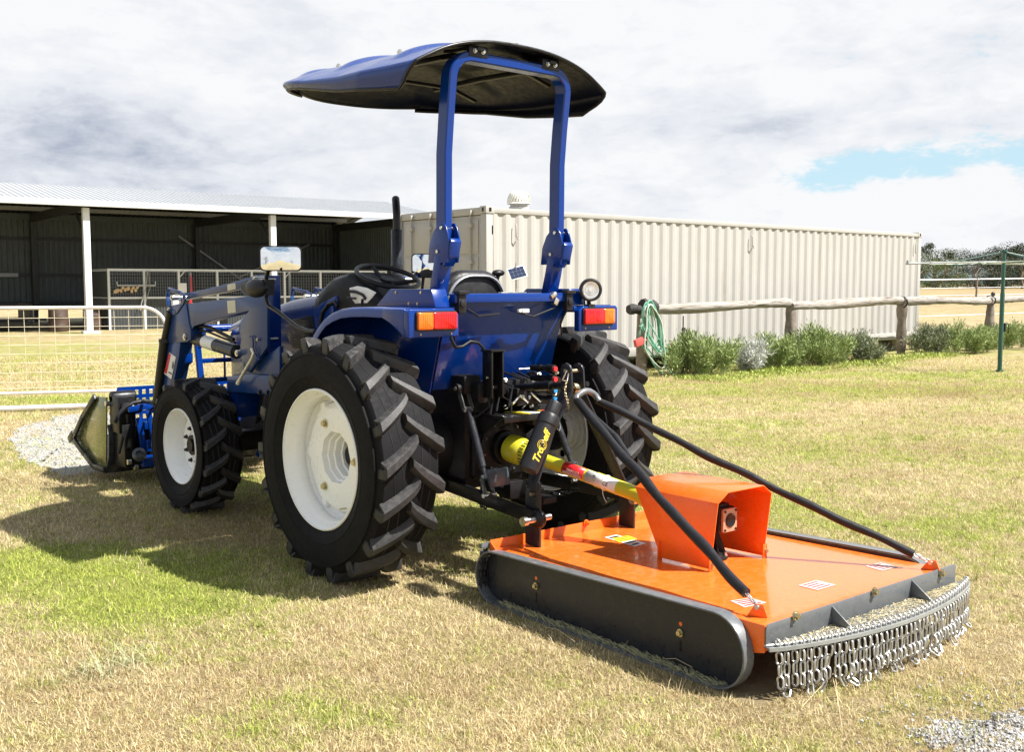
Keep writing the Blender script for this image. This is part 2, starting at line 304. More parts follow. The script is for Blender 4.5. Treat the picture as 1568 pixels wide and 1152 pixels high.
def grassmat(name,blade):
    m,nt,b=nt_new(name); N=nt.nodes; L=nt.links
    gi=N.new('ShaderNodeGroup'); gi.node_tree=g
    def mix(f,a,c):
        n=N.new('ShaderNodeMix'); n.data_type='RGBA'
        for k,x in (('Factor',f),('A',a),('B',c)):
            if isinstance(x,(int,float)): n.inputs[k].default_value=x
            elif isinstance(x,tuple): n.inputs[k].default_value=(*x,1)
            else: L.new(x,n.inputs[k])
        return n.outputs['Result']
    def MA(op,a,c):
        n=N.new('ShaderNodeMath'); n.operation=op; n.use_clamp=False
        for i,x in enumerate((a,c)):
            if isinstance(x,(int,float)): n.inputs[i].default_value=x
            else: L.new(x,n.inputs[i])
        return n.outputs[0]
    if blade:
        at=N.new('ShaderNodeAttribute'); at.attribute_name='rnd'; rnd=at.outputs['Fac']
        at2=N.new('ShaderNodeAttribute'); at2.attribute_name='rnd2'; rnd2=at2.outputs['Fac']
    else:
        pos=N.new('ShaderNodeNewGeometry').outputs['Position']
        def wn(s,d): 
            n=N.new('ShaderNodeTexNoise'); n.inputs['Scale'].default_value=s; n.inputs['Detail'].default_value=d; n.inputs['Roughness'].default_value=.75; L.new(pos,n.inputs['Vector']); q=N.new('ShaderNodeMapRange'); q.inputs[1].default_value=.3; q.inputs[2].default_value=.7; L.new(n.outputs['Fac'],q.inputs[0]); return q.outputs[0]
        rnd=wn(9,9); rnd2=wn(3.3,10)
    straw=mix(rnd2,(.31,.20,.085),(.95,.83,.53)); straw=mix(MA('MULTIPLY',gi.outputs['Brown'],.75),straw,(.30,.195,.08))
    grn=mix(rnd2,(.12,.18,.02),(.66,.72,.16))
    t=MA('SUBTRACT',gi.outputs['Green'],MA('MULTIPLY',MA('SUBTRACT',rnd,.5),1.0))
    q=N.new('ShaderNodeMapRange'); q.inputs[1].default_value=.20; q.inputs[2].default_value=.72; L.new(t,q.inputs[0])
    c=mix(q.outputs[0],straw,grn)
    if not blade:
        # thatch and soil, darkened further for the self-shade missing between blades
        c=mix(.58,c,(.17,.125,.06))
    L.new(c,b.inputs['Base Color']); b.inputs['Roughness'].default_value=.75; b.inputs['Specular IOR Level'].default_value=.25
    if blade:
        tb=N.new('ShaderNodeBsdfTranslucent'); L.new(c,tb.inputs['Color']); ms=N.new('ShaderNodeMixShader'); ms.inputs[0].default_value=.42; L.new(b.outputs[0],ms.inputs[1]); L.new(tb.outputs[0],ms.inputs[2]); L.new(ms.outputs[0],nt.nodes['Material Output'].inputs['Surface'])
    if not blade:
        n=N.new('ShaderNodeTexNoise'); n.inputs['Scale'].default_value=14; n.inputs['Detail'].default_value=10; n.inputs['Roughness'].default_value=.8; L.new(pos,n.inputs['Vector'])
        bp=N.new('ShaderNodeBump'); bp.inputs['Strength'].default_value=.9; bp.inputs['Distance'].default_value=.05; L.new(n.outputs['Fac'],bp.inputs['Height']); L.new(bp.outputs[0],b.inputs['Normal'])
    return m
GROUND=grassmat('lawn_soil',False); BLADE=grassmat('grass_blades',True)
def gz(x,y):
    d=math.hypot(x+4,y+5); t=min(max((d-26)/60,0),1); return 1.05*t*t*(3-2*t)+max(0,d-86)*.0012
m=MB(); rings=[]; rad=[.6]
while rad[-1]<2600: rad.append(rad[-1]*1.13+.15)
na=120
for r in rad: rings.append([Vector((r*math.cos(2*PI*k/na),r*math.sin(2*PI*k/na),gz(r*math.cos(2*PI*k/na),r*math.sin(2*PI*k/na)))) for k in range(na)])
m.loft(rings,False); m.add([(.6*math.cos(2*PI*k/na),.6*math.sin(2*PI*k/na),0) for k in range(na)],[tuple(range(na))])
tag(m.build('ground',GROUND,smooth=60),kind='structure')
# gravel
GRAVEL,nt,b=nt_new('gravel'); N=nt.nodes; L=nt.links
geo=N.new('ShaderNodeNewGeometry'); vo=N.new('ShaderNodeTexVoronoi'); vo.inputs['Scale'].default_value=55; L.new(geo.outputs['Position'],vo.inputs['Vector'])
cr=N.new('ShaderNodeValToRGB'); sp=N.new('ShaderNodeSeparateColor'); L.new(vo.outputs['Color'],sp.inputs[0]); L.new(sp.outputs[0],cr.inputs[0])
cr.color_ramp.elements[0].color=(.22,.22,.23,1); cr.color_ramp.elements[1].color=(.52,.51,.50,1)
L.new(cr.outputs[0],b.inputs['Base Color']); b.inputs['Roughness'].default_value=.9
bp=N.new('ShaderNodeBump'); bp.inputs['Strength'].default_value=1; bp.inputs['Distance'].default_value=.02; bp.invert=True; L.new(vo.outputs['Distance'],bp.inputs['Height']); L.new(bp.outputs[0],b.inputs['Normal'])
def inpoly(x,y,P):
    c=False; n=len(P)
    for i in range(n):
        x1,y1=P[i][:2]; x2,y2=P[(i+1)%n][:2]
        if (y1>y)!=(y2>y) and x<(x2-x1)*(y-y1)/(y2-y1)+x1: c=not c
    return c
gpolys=[]
for nm,px in (('gravel_drive',((10,672),(40,652),(80,640),(150,628),(190,640),(240,700),(150,724),(100,728),(60,712),(30,700))),('gravel_patch',((1385,1114),(1430,1100),(1470,1106),(1520,1102),(1620,1092),(1680,1120),(1620,1170),(1500,1160),(1420,1140)))):
    P=[T.Z(a,b_,.004) for a,b_ in px]; Q=[]
    for i in range(len(P)):
        for k in range(6):
            p=P[i].lerp(P[(i+1)%len(P)],k/6); Q.append(p+Vector((random.uniform(-1,1),random.uniform(-1,1),0))*.05)
    gpolys.append(Q); m=MB(); cq=sum(Q,Vector())/len(Q); m.add(Q+[cq],[(i,(i+1)%len(Q),len(Q)) for i in range(len(Q))]); tag(m.build(nm,GRAVEL,smooth=0),kind='structure')
# loose stones lying on the gravel
STONE=mat('loose_stone',(.36,.355,.35),.85,var=.5,vs=9)
vs=[];fs=[]
oct_=[(1,0,0),(-1,0,0),(0,1,0),(0,-1,0),(0,0,1),(0,0,-1)]; of=[(0,2,4),(2,1,4),(1,3,4),(3,0,4),(2,0,5),(1,2,5),(3,1,5),(0,3,5)]
for gi_,(P,cnt) in enumerate(zip(gpolys,(900,1700))):
    x0=min(p.x for p in P);x1=max(p.x for p in P);y0=min(p.y for p in P);y1=max(p.y for p in P); k=0
    while k<cnt:
        x=random.uniform(x0-.15,x1+.15); y=random.uniform(y0-.15,y1+.15)
        if not inpoly(x,y,P) and random.random()>.05: continue
        k+=1; s_=random.uniform(.003,.009)*(1.6 if gi_==0 else 1); R=Euler((random.random()*6,random.random()*6,random.random()*6)).to_matrix(); o=len(vs)
        for q in oct_: w=R@Vector((q[0]*s_*random.uniform(.6,1.3),q[1]*s_*random.uniform(.6,1.3),q[2]*s_)); vs.append((x+w.x,y+w.y,.006+abs(s_)*.5+w.z))
        fs+=[tuple(i+o for i in f) for f in of]
m=MB(); m.add(vs,fs); tag(m.build('loose_gravel',STONE,smooth=0),kind='stuff')
# ---------------------------------------------------------------- grass blades
def make_grass():
    half=.62; n=1150000; d0,d1=2.6,26.
    # distance by inverse transform of d^-0.75
    u=RNG.random(n); q=.35; d=(d0**q+u*(d1**q-d0**q))**(1/q); th=PSI+RNG.uniform(-half,half,n)
    x=CAM[0]+np.sin(th)*d; y=CAM[1]+np.cos(th)*d
    keep=np.ones(n,bool)
    for P in gpolys:
        P2=np.array([(p.x,p.y) for p in P]); c=np.zeros(n,bool)
        for i in range(len(P2)):
            x1,y1=P2[i]; x2,y2=P2[(i+1)%len(P2)]
            t=((y1>y)!=(y2>y))&(x<(x2-x1)*(y-y1)/(y2-y1+1e-12)+x1); c^=t
        keep&=~(c&(RNG.random(n)>(.55 if P is gpolys[0] else .72)))
    # no standing grass under the mower
    mo=(0.09,-1.75); ca_,sa_=math.cos(R_(2.2)),math.sin(R_(2.2)); lx=(x-mo[0])*ca_-(y-mo[1])*sa_; ly=(x-mo[0])*sa_+(y-mo[1])*ca_; keep&=~((lx>-.735)&(lx<.75)&(ly>-.9)&(ly<.92))
    # thin, worn spots
    w=np.sin(x*3.1+np.sin(y*2.3)*1.7)*np.cos(y*2.7+np.sin(x*1.9)*2.1); keep&=~((w>.75)&(RNG.random(n)>.6))
    x,y,d=x[keep],y[keep],d[keep]; n0=len(x)
    # tussocks: tight bunches of longer blades
    nc=5200; dc=(2.7**.6+RNG.random(nc)*(22**.6-2.7**.6))**(1/.6); tc_=PSI+RNG.uniform(-half,half,nc); kk=np.repeat(np.arange(nc),16)
    cx_=CAM[0]+np.sin(tc_)*dc; cy_=CAM[1]+np.cos(tc_)*dc; sp_=RNG.uniform(.008,.03,nc)
    ex=cx_[kk]+RNG.normal(0,1,len(kk))*sp_[kk]; ey=cy_[kk]+RNG.normal(0,1,len(kk))*sp_[kk]; lx=(ex-mo[0])*ca_-(ey-mo[1])*sa_; ly=(ex-mo[0])*sa_+(ey-mo[1])*ca_; k2=~((lx>-.77)&(lx<.78)&(ly>-.9)&(ly<.95))
    ex,ey,kk=ex[k2],ey[k2],kk[k2]; tuft=np.concatenate([np.zeros(n0),RNG.uniform(.6,1.5,nc)[kk]]); tr_=np.concatenate([np.full(n0,-1.),RNG.random(nc)[kk]])
    x=np.concatenate([x,ex]); y=np.concatenate([y,ey]); d=np.concatenate([d,dc[kk]]); n=len(x)
    sc=1+np.clip(d-4,0,30)*.085
    L_=RNG.uniform(.013,.038,n)*(1+.25*np.clip(d-5,0,12)/6); tall=RNG.random(n)<.02; L_[tall]*=1.8; L_*=1+tuft*.55
    wd=RNG.uniform(.0008,.0020,n)*sc
    a=RNG.uniform(0,2*PI,n); lean=np.clip(RNG.normal(.95,.38,n),.1,1.5); tw=a+PI/2+RNG.normal(0,.5,n)
    dx,dy=np.cos(a),np.sin(a); sx_,sy_=np.cos(tw)*wd,np.sin(tw)*wd
    z0=np.array([0.]*n)-.002
    dd=np.hypot(x+4,y+5); t=np.clip((dd-26)/60,0,1); z0+=1.05*t*t*(3-2*t)
    l1=lean*.75; l2=np.clip(lean*1.25,0,1.62)
    mx=x+dx*np.sin(l1)*L_*.5; my=y+dy*np.sin(l1)*L_*.5; mz=z0+np.cos(l1)*L_*.5
    tx=mx+dx*np.sin(l2)*L_*.55; ty=my+dy*np.sin(l2)*L_*.55; tz=np.maximum(mz+np.cos(l2)*L_*.55,.003)
    V=np.empty((n,5,3),np.float32)
    V[:,0]=np.stack([x-sx_,y-sy_,z0],1); V[:,1]=np.stack([x+sx_,y+sy_,z0],1)
    V[:,2]=np.stack([mx+sx_*.8,my+sy_*.8,mz],1); V[:,3]=np.stack([mx-sx_*.8,my-sy_*.8,mz],1); V[:,4]=np.stack([tx,ty,tz],1)
    me=bpy.data.meshes.new('grass'); me.vertices.add(n*5); me.vertices.foreach_set('co',V.ravel())
    base=(np.arange(n)*5)[:,None]; idx=np.concatenate([base+np.array([0,1,2,3]),base+np.array([3,2,4])],1).astype(np.int32)
    me.loops.add(n*7); me.loops.foreach_set('vertex_index',idx.ravel()); me.polygons.add(n*2)
    st=np.stack([np.arange(n)*7,np.arange(n)*7+4],1).ravel().astype(np.int32); me.polygons.foreach_set('loop_start',st)
    me.update(calc_edges=True)
    for nm in ('rnd','rnd2'):
        at=me.attributes.new(nm,'FLOAT','FACE'); r=RNG.random(n); r=np.where(tr_>=0,.7*tr_+.3*r,r).astype(np.float32); at.data.foreach_set('value',np.repeat(r,2))
    me.materials.append(BLADE); o=bpy.data.objects.new('grass',me); COL.objects.link(o); tag(o,kind='stuff')
make_grass()
# tufts and long stalks
DRY=mat('dry_stalk',(.52,.43,.24),.7,var=.2,vs=3); PALE=mat('pale_green_tuft',(.30,.31,.17),.7,var=.25,vs=8)
def blade_mb(m,p,a,L_,lean,w,n=4,droop=.6):
    p=Vector(p); d=Vector((math.cos(a),math.sin(a),0)); s=Vector((-math.sin(a),math.cos(a),0)); vs=[]; q=p.copy(); l=lean
    for k in range(n+1):
        ww=w*(1-k/n)**.7+.0004; vs+=[q-s*ww,q+s*ww]; q=q+(d*math.sin(l)+Vector((0,0,1))*math.cos(l))*L_/n; l+=droop/n
        if q.z<.004: q.z=.004
    m.add(vs,[(2*k,2*k+1,2*k+3,2*k+2) for k in range(n)])
m=MB()
for px,py,cnt,rr,ll in ((155,1030,90,.10,.17),(190,1010,50,.08,.14),(230,860,30,.1,.09)):
    c=T.Z(px,py,0)
    for _ in range(cnt): blade_mb(m,c+Vector((random.gauss(0,rr),random.gauss(0,rr),0)),random.uniform(0,6.28),random.uniform(.4,1)*ll,random.uniform(.5,1.3),.0016)
tag(m.build('pale_grass_tuft',PALE,smooth=0),kind='stuff')
m=MB()
for (ax,ay),(bx,by) in (((1228,1083),(1330,995)),((1283,1080),(1278,1040)),((1290,1120),(1275,1045)),((1330,1060),(1318,1010)),((985,955),(955,1000)),((1010,1010),(1060,1030)),((830,960),(880,990))):
    a=T.Z(ax,ay,.01); b_=T.Z(bx,by,.02); 
    m.tube([a,a.lerp(b_,.5)+Vector((0,0,.03)),b_+Vector((0,0,.02))],.0013,5)
for _ in range(120):
    p=T.Z(random.uniform(0,1568),random.uniform(800,1150),0); blade_mb(m,p,random.uniform(0,6.28),random.uniform(.05,.12),random.uniform(.9,1.5),.001,3)
tag(m.build('dry_stalks',DRY,smooth=0),kind='stuff')
# ---------------------------------------------------------------- shed
S=Frame((8.4,29.2,0),-5.5)
def corr(m,x0,x1,y,z0,z1,pitch=.2,dep=.03,axis='x'):
    """ribbed sheet wall: a thin folded sheet with its own thickness"""
    n=int(round((x1-x0)/pitch)); pts=[]
    for i in range(n):
        b=x0+(x1-x0)*i/n; p=(x1-x0)/n
        pts+=[(b,0),(b+p*.45,0),(b+p*.6,dep),(b+p*.85,dep)]
    pts.append((x1,0)); top=[];bot=[];v=[];f=[]
    for sgn in (0,.006):
        for a,d in pts:
            q=(a,y+d+sgn) if axis=='x' else (y+d+sgn,a)
            v+=[(q[0],q[1],z0),(q[0],q[1],z1)]
    k=len(pts)
    for s_ in (0,1):
        for i in range(k-1): o=s_*2*k; f.append((o+2*i,o+2*i+2,o+2*i+3,o+2*i+1))
    f+=[(2*i,2*i+2,2*k+2*i+2,2*k+2*i) for i in range(k-1)]+[(2*i+1,2*i+3,2*k+2*i+3,2*k+2*i+1) for i in range(k-1)]
    m.add(v,f)
SHEDG=mat('dark_green_sheeting',(.075,.095,.10),.5,var=.15,vs=1.2); SHEDW=mat('shed_white_trim',(.66,.68,.70),.45,var=.06,vs=2,dust_or_lit=.1)
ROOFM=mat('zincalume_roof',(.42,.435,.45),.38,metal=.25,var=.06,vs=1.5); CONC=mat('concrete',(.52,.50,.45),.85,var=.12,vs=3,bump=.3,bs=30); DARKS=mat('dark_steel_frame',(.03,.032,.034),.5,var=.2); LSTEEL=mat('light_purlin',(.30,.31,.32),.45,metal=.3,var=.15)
sh=thing('machinery_shed','long open fronted farm shed with pale metal roof and dark ribbed walls behind the tractor','shed',S.o.tolist(),-5.5)
X0,X1,YD=-12.7,12.3,8.0; EZ,RZ,YR=4.3,5.05,4.2
def roofz(y): return EZ+(RZ-EZ)*y/YR if y<YR else RZ-(RZ-EZ)*(y-YR)/(YD-YR)
m=MB(); n=int((X1+.3-X0)/.19); prof=[]
for i in range(n+1):
    b=X0+.19*i; prof+=[(b,0),(b+.10,0),(b+.125,.032),(b+.165,.032)]
v=[];f=[]
ys=[-.35,YR,YD+.2]
for yy in ys:
    for a,d in prof: v.append((a,yy,(roofz(max(yy,-.35)) if yy>=0 else EZ-(RZ-EZ)/YR*.35)+d))
k=len(prof)
for j in range(2):
    for i in range(k-1): f.append((j*k+i,j*k+i+1,(j+1)*k+i+1,(j+1)*k+i))
m.add(v,f); o=m.build('roof',[ROOFM,DARKS],sh,smooth=0); md=o.modifiers.new('thick','SOLIDIFY'); md.thickness=.01; md.offset=-1; md.material_offset=1  # underside coloured dark to imitate the shade below the roof
if o.data.polygons[0].normal.z<0: o.data.flip_normals()
m=MB(); m.box(((X0+X1)/2,-.30,EZ-.14),(X1-X0+.3,.12,.18)); m.box(((X0+X1)/2,-.355,EZ-.06),(X1-X0+.3,.03,.03)); m.build('gutter',SHEDW,sh,bevel=.01)
m=MB(); m.prism([(X1+.32,-.33,EZ-.2),(X1+.32,YR,RZ-.16),(X1+.32,YR,RZ+.05),(X1+.32,-.33,EZ+.0)],(.02,0,0)); m.prism([(X1+.32,YD+.1,EZ-.2),(X1+.32,YR,RZ-.16),(X1+.32,YR,RZ+.05),(X1+.32,YD+.1,EZ+.0)],(.02,0,0)); m.build('barge_board',SHEDW,sh)
m=MB(); corr(m,X0,X1,YD,.75,EZ-.005); m.bb(X0,X1,YD-.12,YD+.2,EZ-.22,EZ-.012); m.build('back_wall',SHEDG,sh,smooth=0)
m=MB(); corr(m,.3,YD,X1,.1,EZ-.1,axis='y'); m.build('end_wall',SHEDG,sh,smooth=0)
m=MB()
for z in (2.0,3.35,.95): m.box(((X0+X1)/2,YD-.07,z),(X1-X0,.09,.11))
m.build('girt',DARKS,sh)
for x in (-6.4,-.33,5.9,12.1):
    m=MB(); m.box((x,0,2.02),(.2,.2,4.04)); m.bb(x-.22,x+.3,-.16,.16,0,.16) ; m.build('front_post',SHEDW,sh,bevel=.008)
for x in (-6.4,-.33,5.9,12.1):
    m=MB(); m.box((x,YD-.25,2.15),(.16,.2,4.3)); m.box((x,YD*.5,4.12),(.12,YD-.5,.3)); m.tube([(x,.2,3.2),(x,1.3,4.0)],.05,6); m.build('portal_frame',DARKS,sh)
m=MB()
for y,z in ((.9,EZ-.02),(2.3,EZ+.22),(3.6,EZ+.44),(5.2,EZ+.4),(6.8,EZ+.1)): m.box(((X0+X1)/2,y,z),(X1-X0-.2,.07,.15))
m.build('purlin',LSTEEL,sh)
m=MB(); m.box((6.6,YD-.12,2.65),(3.4,.05,.07),rot(0,34,0)); m.box((9.3,YD-.12,2.65),(3.6,.05,.07),rot(0,-24,0)); m.build('wall_brace',LSTEEL,sh)
m=MB(); m.bb(-3.2,-.9,YD-.3,YD-.22,1.92,2.06); m.build('rail_shelf',LSTEEL,sh)
m=MB(); m.bb(X0,X1,-.35,.35,-.1,.035); tag(m.build('concrete_apron',CONC,None),kind='structure'); bpy.data.objects['concrete_apron'].location=S.o.tolist(); bpy.data.objects['concrete_apron'].rotation_euler=(0,0,R_(-5.5))
# stock pen inside the shed
PENW=mat('pen_white_steel',(.62,.64,.64),.4,metal=.2,var=.06); PEND=mat('pen_dark_panel',(.045,.05,.052),.5,var=.2)
pen=thing('animal_pen','white framed steel pen with mesh panels standing inside the shed','pen',S.o.tolist(),-5.5)
xs=[.7,1.87,3.05,4.42,5.7,6.96,8.4,9.8,11.2]
m=MB(); yF=1.5
for x in xs: m.box((x,yF,1.07),(.07,.07,2.14))
for z in (2.13,1.18,.06): m.box(((xs[0]+xs[-1])/2,yF,z),(xs[-1]-xs[0]+.07,.065,.065))
for x in (xs[0],xs[3],xs[6],xs[8]):
    m.box((x,4.3,1.07),(.07,.07,2.14)); m.box((x,2.9,2.13),(.06,2.8,.06)); m.box((x,2.9,1.18),(.05,2.8,.05))
m.box(((xs[0]+xs[-1])/2,4.3,2.13),(xs[-1]-xs[0],.06,.06))
for x in (xs[2]+.05,xs[5]+.05): m.tube([(x,yF,1.9),(x+.18,yF,2.1)],.02,6)
m.build('pen_frame',PENW,pen)
m=MB()
for i in range(len(xs)-1):
    for z0,z1 in ((1.22,2.08),):
        k=14
        for j in range(k): x=xs[i]+.06+(xs[i+1]-xs[i]-.12)*j/(k-1); m.box((x,yF,(z0+z1)/2),(.007,.007,z1-z0))
        for j in range(9): m.box(((xs[i]+xs[i+1])/2,yF,z0+(z1-z0)*j/8),(xs[i+1]-xs[i]-.08,.007,.007))
m.build('pen_mesh',LSTEEL,pen,smooth=0)
m=MB()
for i in range(len(xs)-1): corr(m,xs[i]+.05,xs[i+1]-.05,yF+.01,.12,1.14,.1,.015)
corr(m,1.55,4.3,xs[0],.12,1.14,.1,.015,'y'); corr(m,1.55,4.3,xs[0],1.22,2.08,.14,.01,'y')
m.build('pen_panel',PEND,pen,smooth=0)
m=MB(); m.tube([(xs[0]+.25,yF-.09,1.72),(xs[0]+.25,yF-.09,1.6),(xs[1]+.35,yF-.09,1.6),(xs[1]+.35,yF-.09,1.73)],.02,6); m.build('hanging_rail',PENW,pen)
sxf=lambda mb: None
def sobj(name,mb,mt,label,cat,group=None,bevel=0):
    o=mb.build(name,mt,None,bevel=bevel); o.location=S.o.tolist(); o.rotation_euler=(0,0,R_(-5.5)); return tag(o,label,cat,group)
m=MB()
for k in range(9): m.ell((1.05+.07*k+random.uniform(-.02,.02),1.38,1.5+random.uniform(-.09,.05)),(.05,.04,.07),8,6,rot(0,random.uniform(-60,60),0))
m.ell((.92,1.38,1.42),(.12,.05,.07),10,6,rot(0,-30,0))
sobj('leather_gear',m,mat('tan_leather',(.50,.36,.20),.7),'tan leather gear hanging from the small rail of the pen','horse gear')
m=MB(); m.tube([(1.95,1.36,2.1),(1.9,1.36,1.6),(1.72,1.36,1.0),(1.68,1.36,.75)],.018,6); m.tube([(2.0,1.36,2.05),(2.02,1.36,1.5),(1.8,1.36,.9)],.012,6)
sobj('lead_strap',m,mat('grey_webbing',(.30,.30,.28),.8),'grey strap hanging over the second post of the pen','strap')
m=MB(); m.tube([(3.42,1.36,1.95),(3.43,1.36,1.4),(3.4,1.36,.95)],.016,6); m.tube([(3.46,1.36,1.9),(3.47,1.36,1.3),(3.42,1.36,.9),(3.34,1.36,.98),(3.4,1.36,1.1)],.012,6)
sobj('red_rope',m,mat('red_rope',(.55,.03,.05),.8),'red rope hanging down the front of the pen','rope')
m=MB(); m.bb(3.0,3.3,1.42,1.46,1.35,1.68); sobj('notice_board',m,STKW,'small pale sign on the mesh of the pen','sign')
BROWN=mat('rusty_brown_drum',(.06,.035,.025),.6,var=.3,vs=5)
for i,(x,y,lb) in enumerate(((-.9,1.6,'rusty drum left of the shed post in the dark shed'),(.25,1.9,'rusty drum between the shed post and the pen'))):
    m=MB(); m.lathe([(.02,0),(.29,0),(.3,.02),(.3,.28),(.31,.3),(.3,.32),(.3,.58),(.31,.6),(.3,.62),(.3,.87),(.29,.89),(.27,.87),(.02,.87)],(x,y,0),n=28); m.cyl((x+.12,y,.87),(x+.12,y,.89),.04,n=12)
    sobj('drum',m,BROWN,lb,'drum','rusty drums in the shed')
m=MB()
for k in range(4): m.bb(-4.6,-1.5,2.4+.5*k,2.75+.5*k,.35,.42)
m.bb(-4.6,-1.5,2.5,4.3,.45,.52); m.bb(-4.6,-4.5,2.4,4.3,.45,1.0); m.bb(-1.6,-1.5,2.4,4.3,.45,1.0)
for x in (-4.55,-3.6,-2.6,-1.55): m.bb(x-.03,x+.03,2.38,2.42,.42,.98)
m.bb(-4.6,-1.5,2.37,2.4,.9,.98)
for x in (-3.9,-3.1):
    for y in (2.3,4.4): m.cyl((x,y-.08,.33),(x,y+.08,.33),.33,n=24); m.cyl((x,y-.1,.33),(x,y+.1,.33),.15,n=16)
m.tube([(-1.5,3.35,.5),(-.9,3.35,.45)],.04,8)
sobj('box_trailer',m,mat('dark_trailer',(.02,.02,.022),.5),'dark box trailer parked in the left bay of the shed','trailer')
# ---------------------------------------------------------------- shipping container
CONT=mat('cream_container_paint',(.375,.365,.345),.5,var=.035,vs=.9,dust_or_lit=.16,dust_or_lit_col=(.42,.36,.28)); 
def streaks(m,col,zs,amount,lo=.56,hi=.72):
    nt=m.node_tree; N=nt.nodes; L=nt.links; b=N['Principled BSDF']; src=b.inputs['Base Color'].links[0].from_socket
    tc=N.new('ShaderNodeTexCoord'); mp=N.new('ShaderNodeMapping'); mp.inputs['Scale'].default_value=(9,9,zs); L.new(tc.outputs['Object'],mp.inputs[0])
    n=N.new('ShaderNodeTexNoise'); n.inputs['Scale'].default_value=1.0; n.inputs['Detail'].default_value=8; n.inputs['Roughness'].default_value=.7; L.new(mp.outputs[0],n.inputs['Vector'])
    r=N.new('ShaderNodeMapRange'); r.inputs[1].default_value=lo; r.inputs[2].default_value=hi; r.inputs[4].default_value=amount; L.new(n.outputs['Fac'],r.inputs[0])
    x=N.new('ShaderNodeMix'); x.data_type='RGBA'; L.new(r.outputs[0],x.inputs['Factor']); L.new(src,x.inputs['A']); x.inputs['B'].default_value=(*col,1); L.new(x.outputs['Result'],b.inputs['Base Color'])
streaks(CONT,(.26,.19,.13),.55,.40)
CONTD=mat('door_gasket',(.05,.05,.05),.6)
ct=thing('shipping_container','long cream corrugated shipping container on low blocks behind the rail fence','container',(7.12,8.36,.28),-.6)
CL,CW,CH=13.85,2.6,2.6; cy=.03
m=MB(); P=[]; pit=CL/49
v=[];f=[]; pts=[]
for i in range(49):
    b=.16+(CL-.32)*i/49; p=(CL-.32)/49; pts+=[(b,.012),(b+p*.27,.012),(b+p*.5,.040),(b+p*.77,.040)]
pts.append((CL-.16,.012))
for yy,sg in ((0,1),(CW,-1)):
    o=len(v); v=v+[(a,yy+sg*d,z) for a,d in pts for z in (.16,CH-.1)]
    f=f+[(o+2*i,o+2*i+2,o+2*i+3,o+2*i+1) for i in range(len(pts)-1)]
m.add(v,f); o=m.build('side_wall',CONT,ct,smooth=0); md=o.modifiers.new('t','SOLIDIFY'); md.thickness=.003; md.offset=0
m=MB(); 
for yy in (0,CW-.06): m.bb(.16,CL-.16,yy,yy+.06,CH-.105,CH-.02); m.bb(.16,CL-.16,yy,yy+.06,0,.16)
m.bb(0.03,.11,.16,CW-.16,CH-.13,CH-.01); m.bb(.02,.11,.16,CW-.16,.0,.16); m.bb(CL-.1,CL-.02,.16,CW-.16,CH-.1,CH-.01)
for x in (0,CL-.16):
    for yy in (0,CW-.16): m.bb(x+.01,x+.15,yy+.006,yy+.154,.12,CH-.12)
m.build('container_frame',CONT,ct,bevel=.006)
m=MB()
nr=46
v=[];f=[]
for i in range(nr+1):
    x=.1+(CL-.2)*i/nr; z=CH-.03+(.012 if i%2 else 0); v+=[(x,.05,z),(x,CW-.05,z)]
f=[(2*i,2*i+1,2*i+3,2*i+2) for i in range(nr)]; m.add(v,f); m.bb(CL-.03,CL-.02,.1,CW-.1,.1,CH-.05); m.build('container_roof',CONT,ct,smooth=0)
m=MB(); m.mi=0
def casting(x0,y0,z0):
    m.mi=0; m.bb(x0,x0+.178,y0,y0+.162,z0,z0+.118); m.mi=1
    for dy,(sy) in ((-.001,0),(.163-.001+.0,0)):
        m.bb(x0+.062,x0+.116,y0+dy-.0015 if dy<0 else y0+.162,y0+dy+.001 if dy<0 else y0+.1635,z0+.028,z0+.094)
    m.bb(x0-.0025,x0,y0+.055,y0+.107,z0+.028,z0+.094)
for x0 in (-.005,CL-.173):
    for y0 in (-.005,CW-.157):
        for z0 in (0,CH-.115): casting(x0,y0,z0)
m.build('corner_casting',[CONT,BLACK],ct,bevel=.004,sep=True)
# doors at the near end
for k in range(2):
    ya=.17+k*(CW-.34)/2; yb=ya+(CW-.34)/2-.012
    m=MB(); m.bb(.05,.085,ya,yb,.17,CH-.14)
    for z0,z1 in ((.22,.72),(.76,1.26),(1.30,1.80),(1.84,CH-.2)): m.bb(.035,.05,ya+.08,yb-.08,z0,z1)
    d=m.build('container_door',CONT,ct,bevel=.005)
    for t in (.22,.72):
        y=ya+(yb-ya)*t; m=MB(); m.cyl((.0,y,.1),(.0,y,CH-.06),.017,n=10)
        for z in (.35,1.0,1.7,2.3): m.bb(-.02,.035,y-.05,y+.05,z-.03,z+.03)
        m.bb(-.03,.03,y-.04,y+.04,CH-.13,CH-.05); m.bb(-.03,.03,y-.04,y+.04,.08,.15); m.bb(-.035,-.015,y-.015,y+.4 if k==0 else y+.3,1.02,1.06)
        m.build('locking_bar',CONT,d,bevel=.003)
    for z in (.4,1.0,1.6,2.2): m=MB(); yy=ya-.04 if k==0 else yb; m.bb(.02,.06,yy,yy+.05,z,z+.12); m.build('hinge',CONT,d,bevel=.003)
m=MB()
for x in (.62,CL-.35,7.0): m.tube([(x,-.012,2.33),(x,-.03,2.3),(x,-.03,2.12),(x+.05,-.03,2.08),(x+.07,-.02,2.12)],.012,8)
m.build('tie_hook',CONT,ct,sep=True)
m=MB()
for z in (2.15,.95): m.bb(.13,.14,-.004,.006,z,z+.14)
m.build('side_slot',BLACK,ct,sep=True)
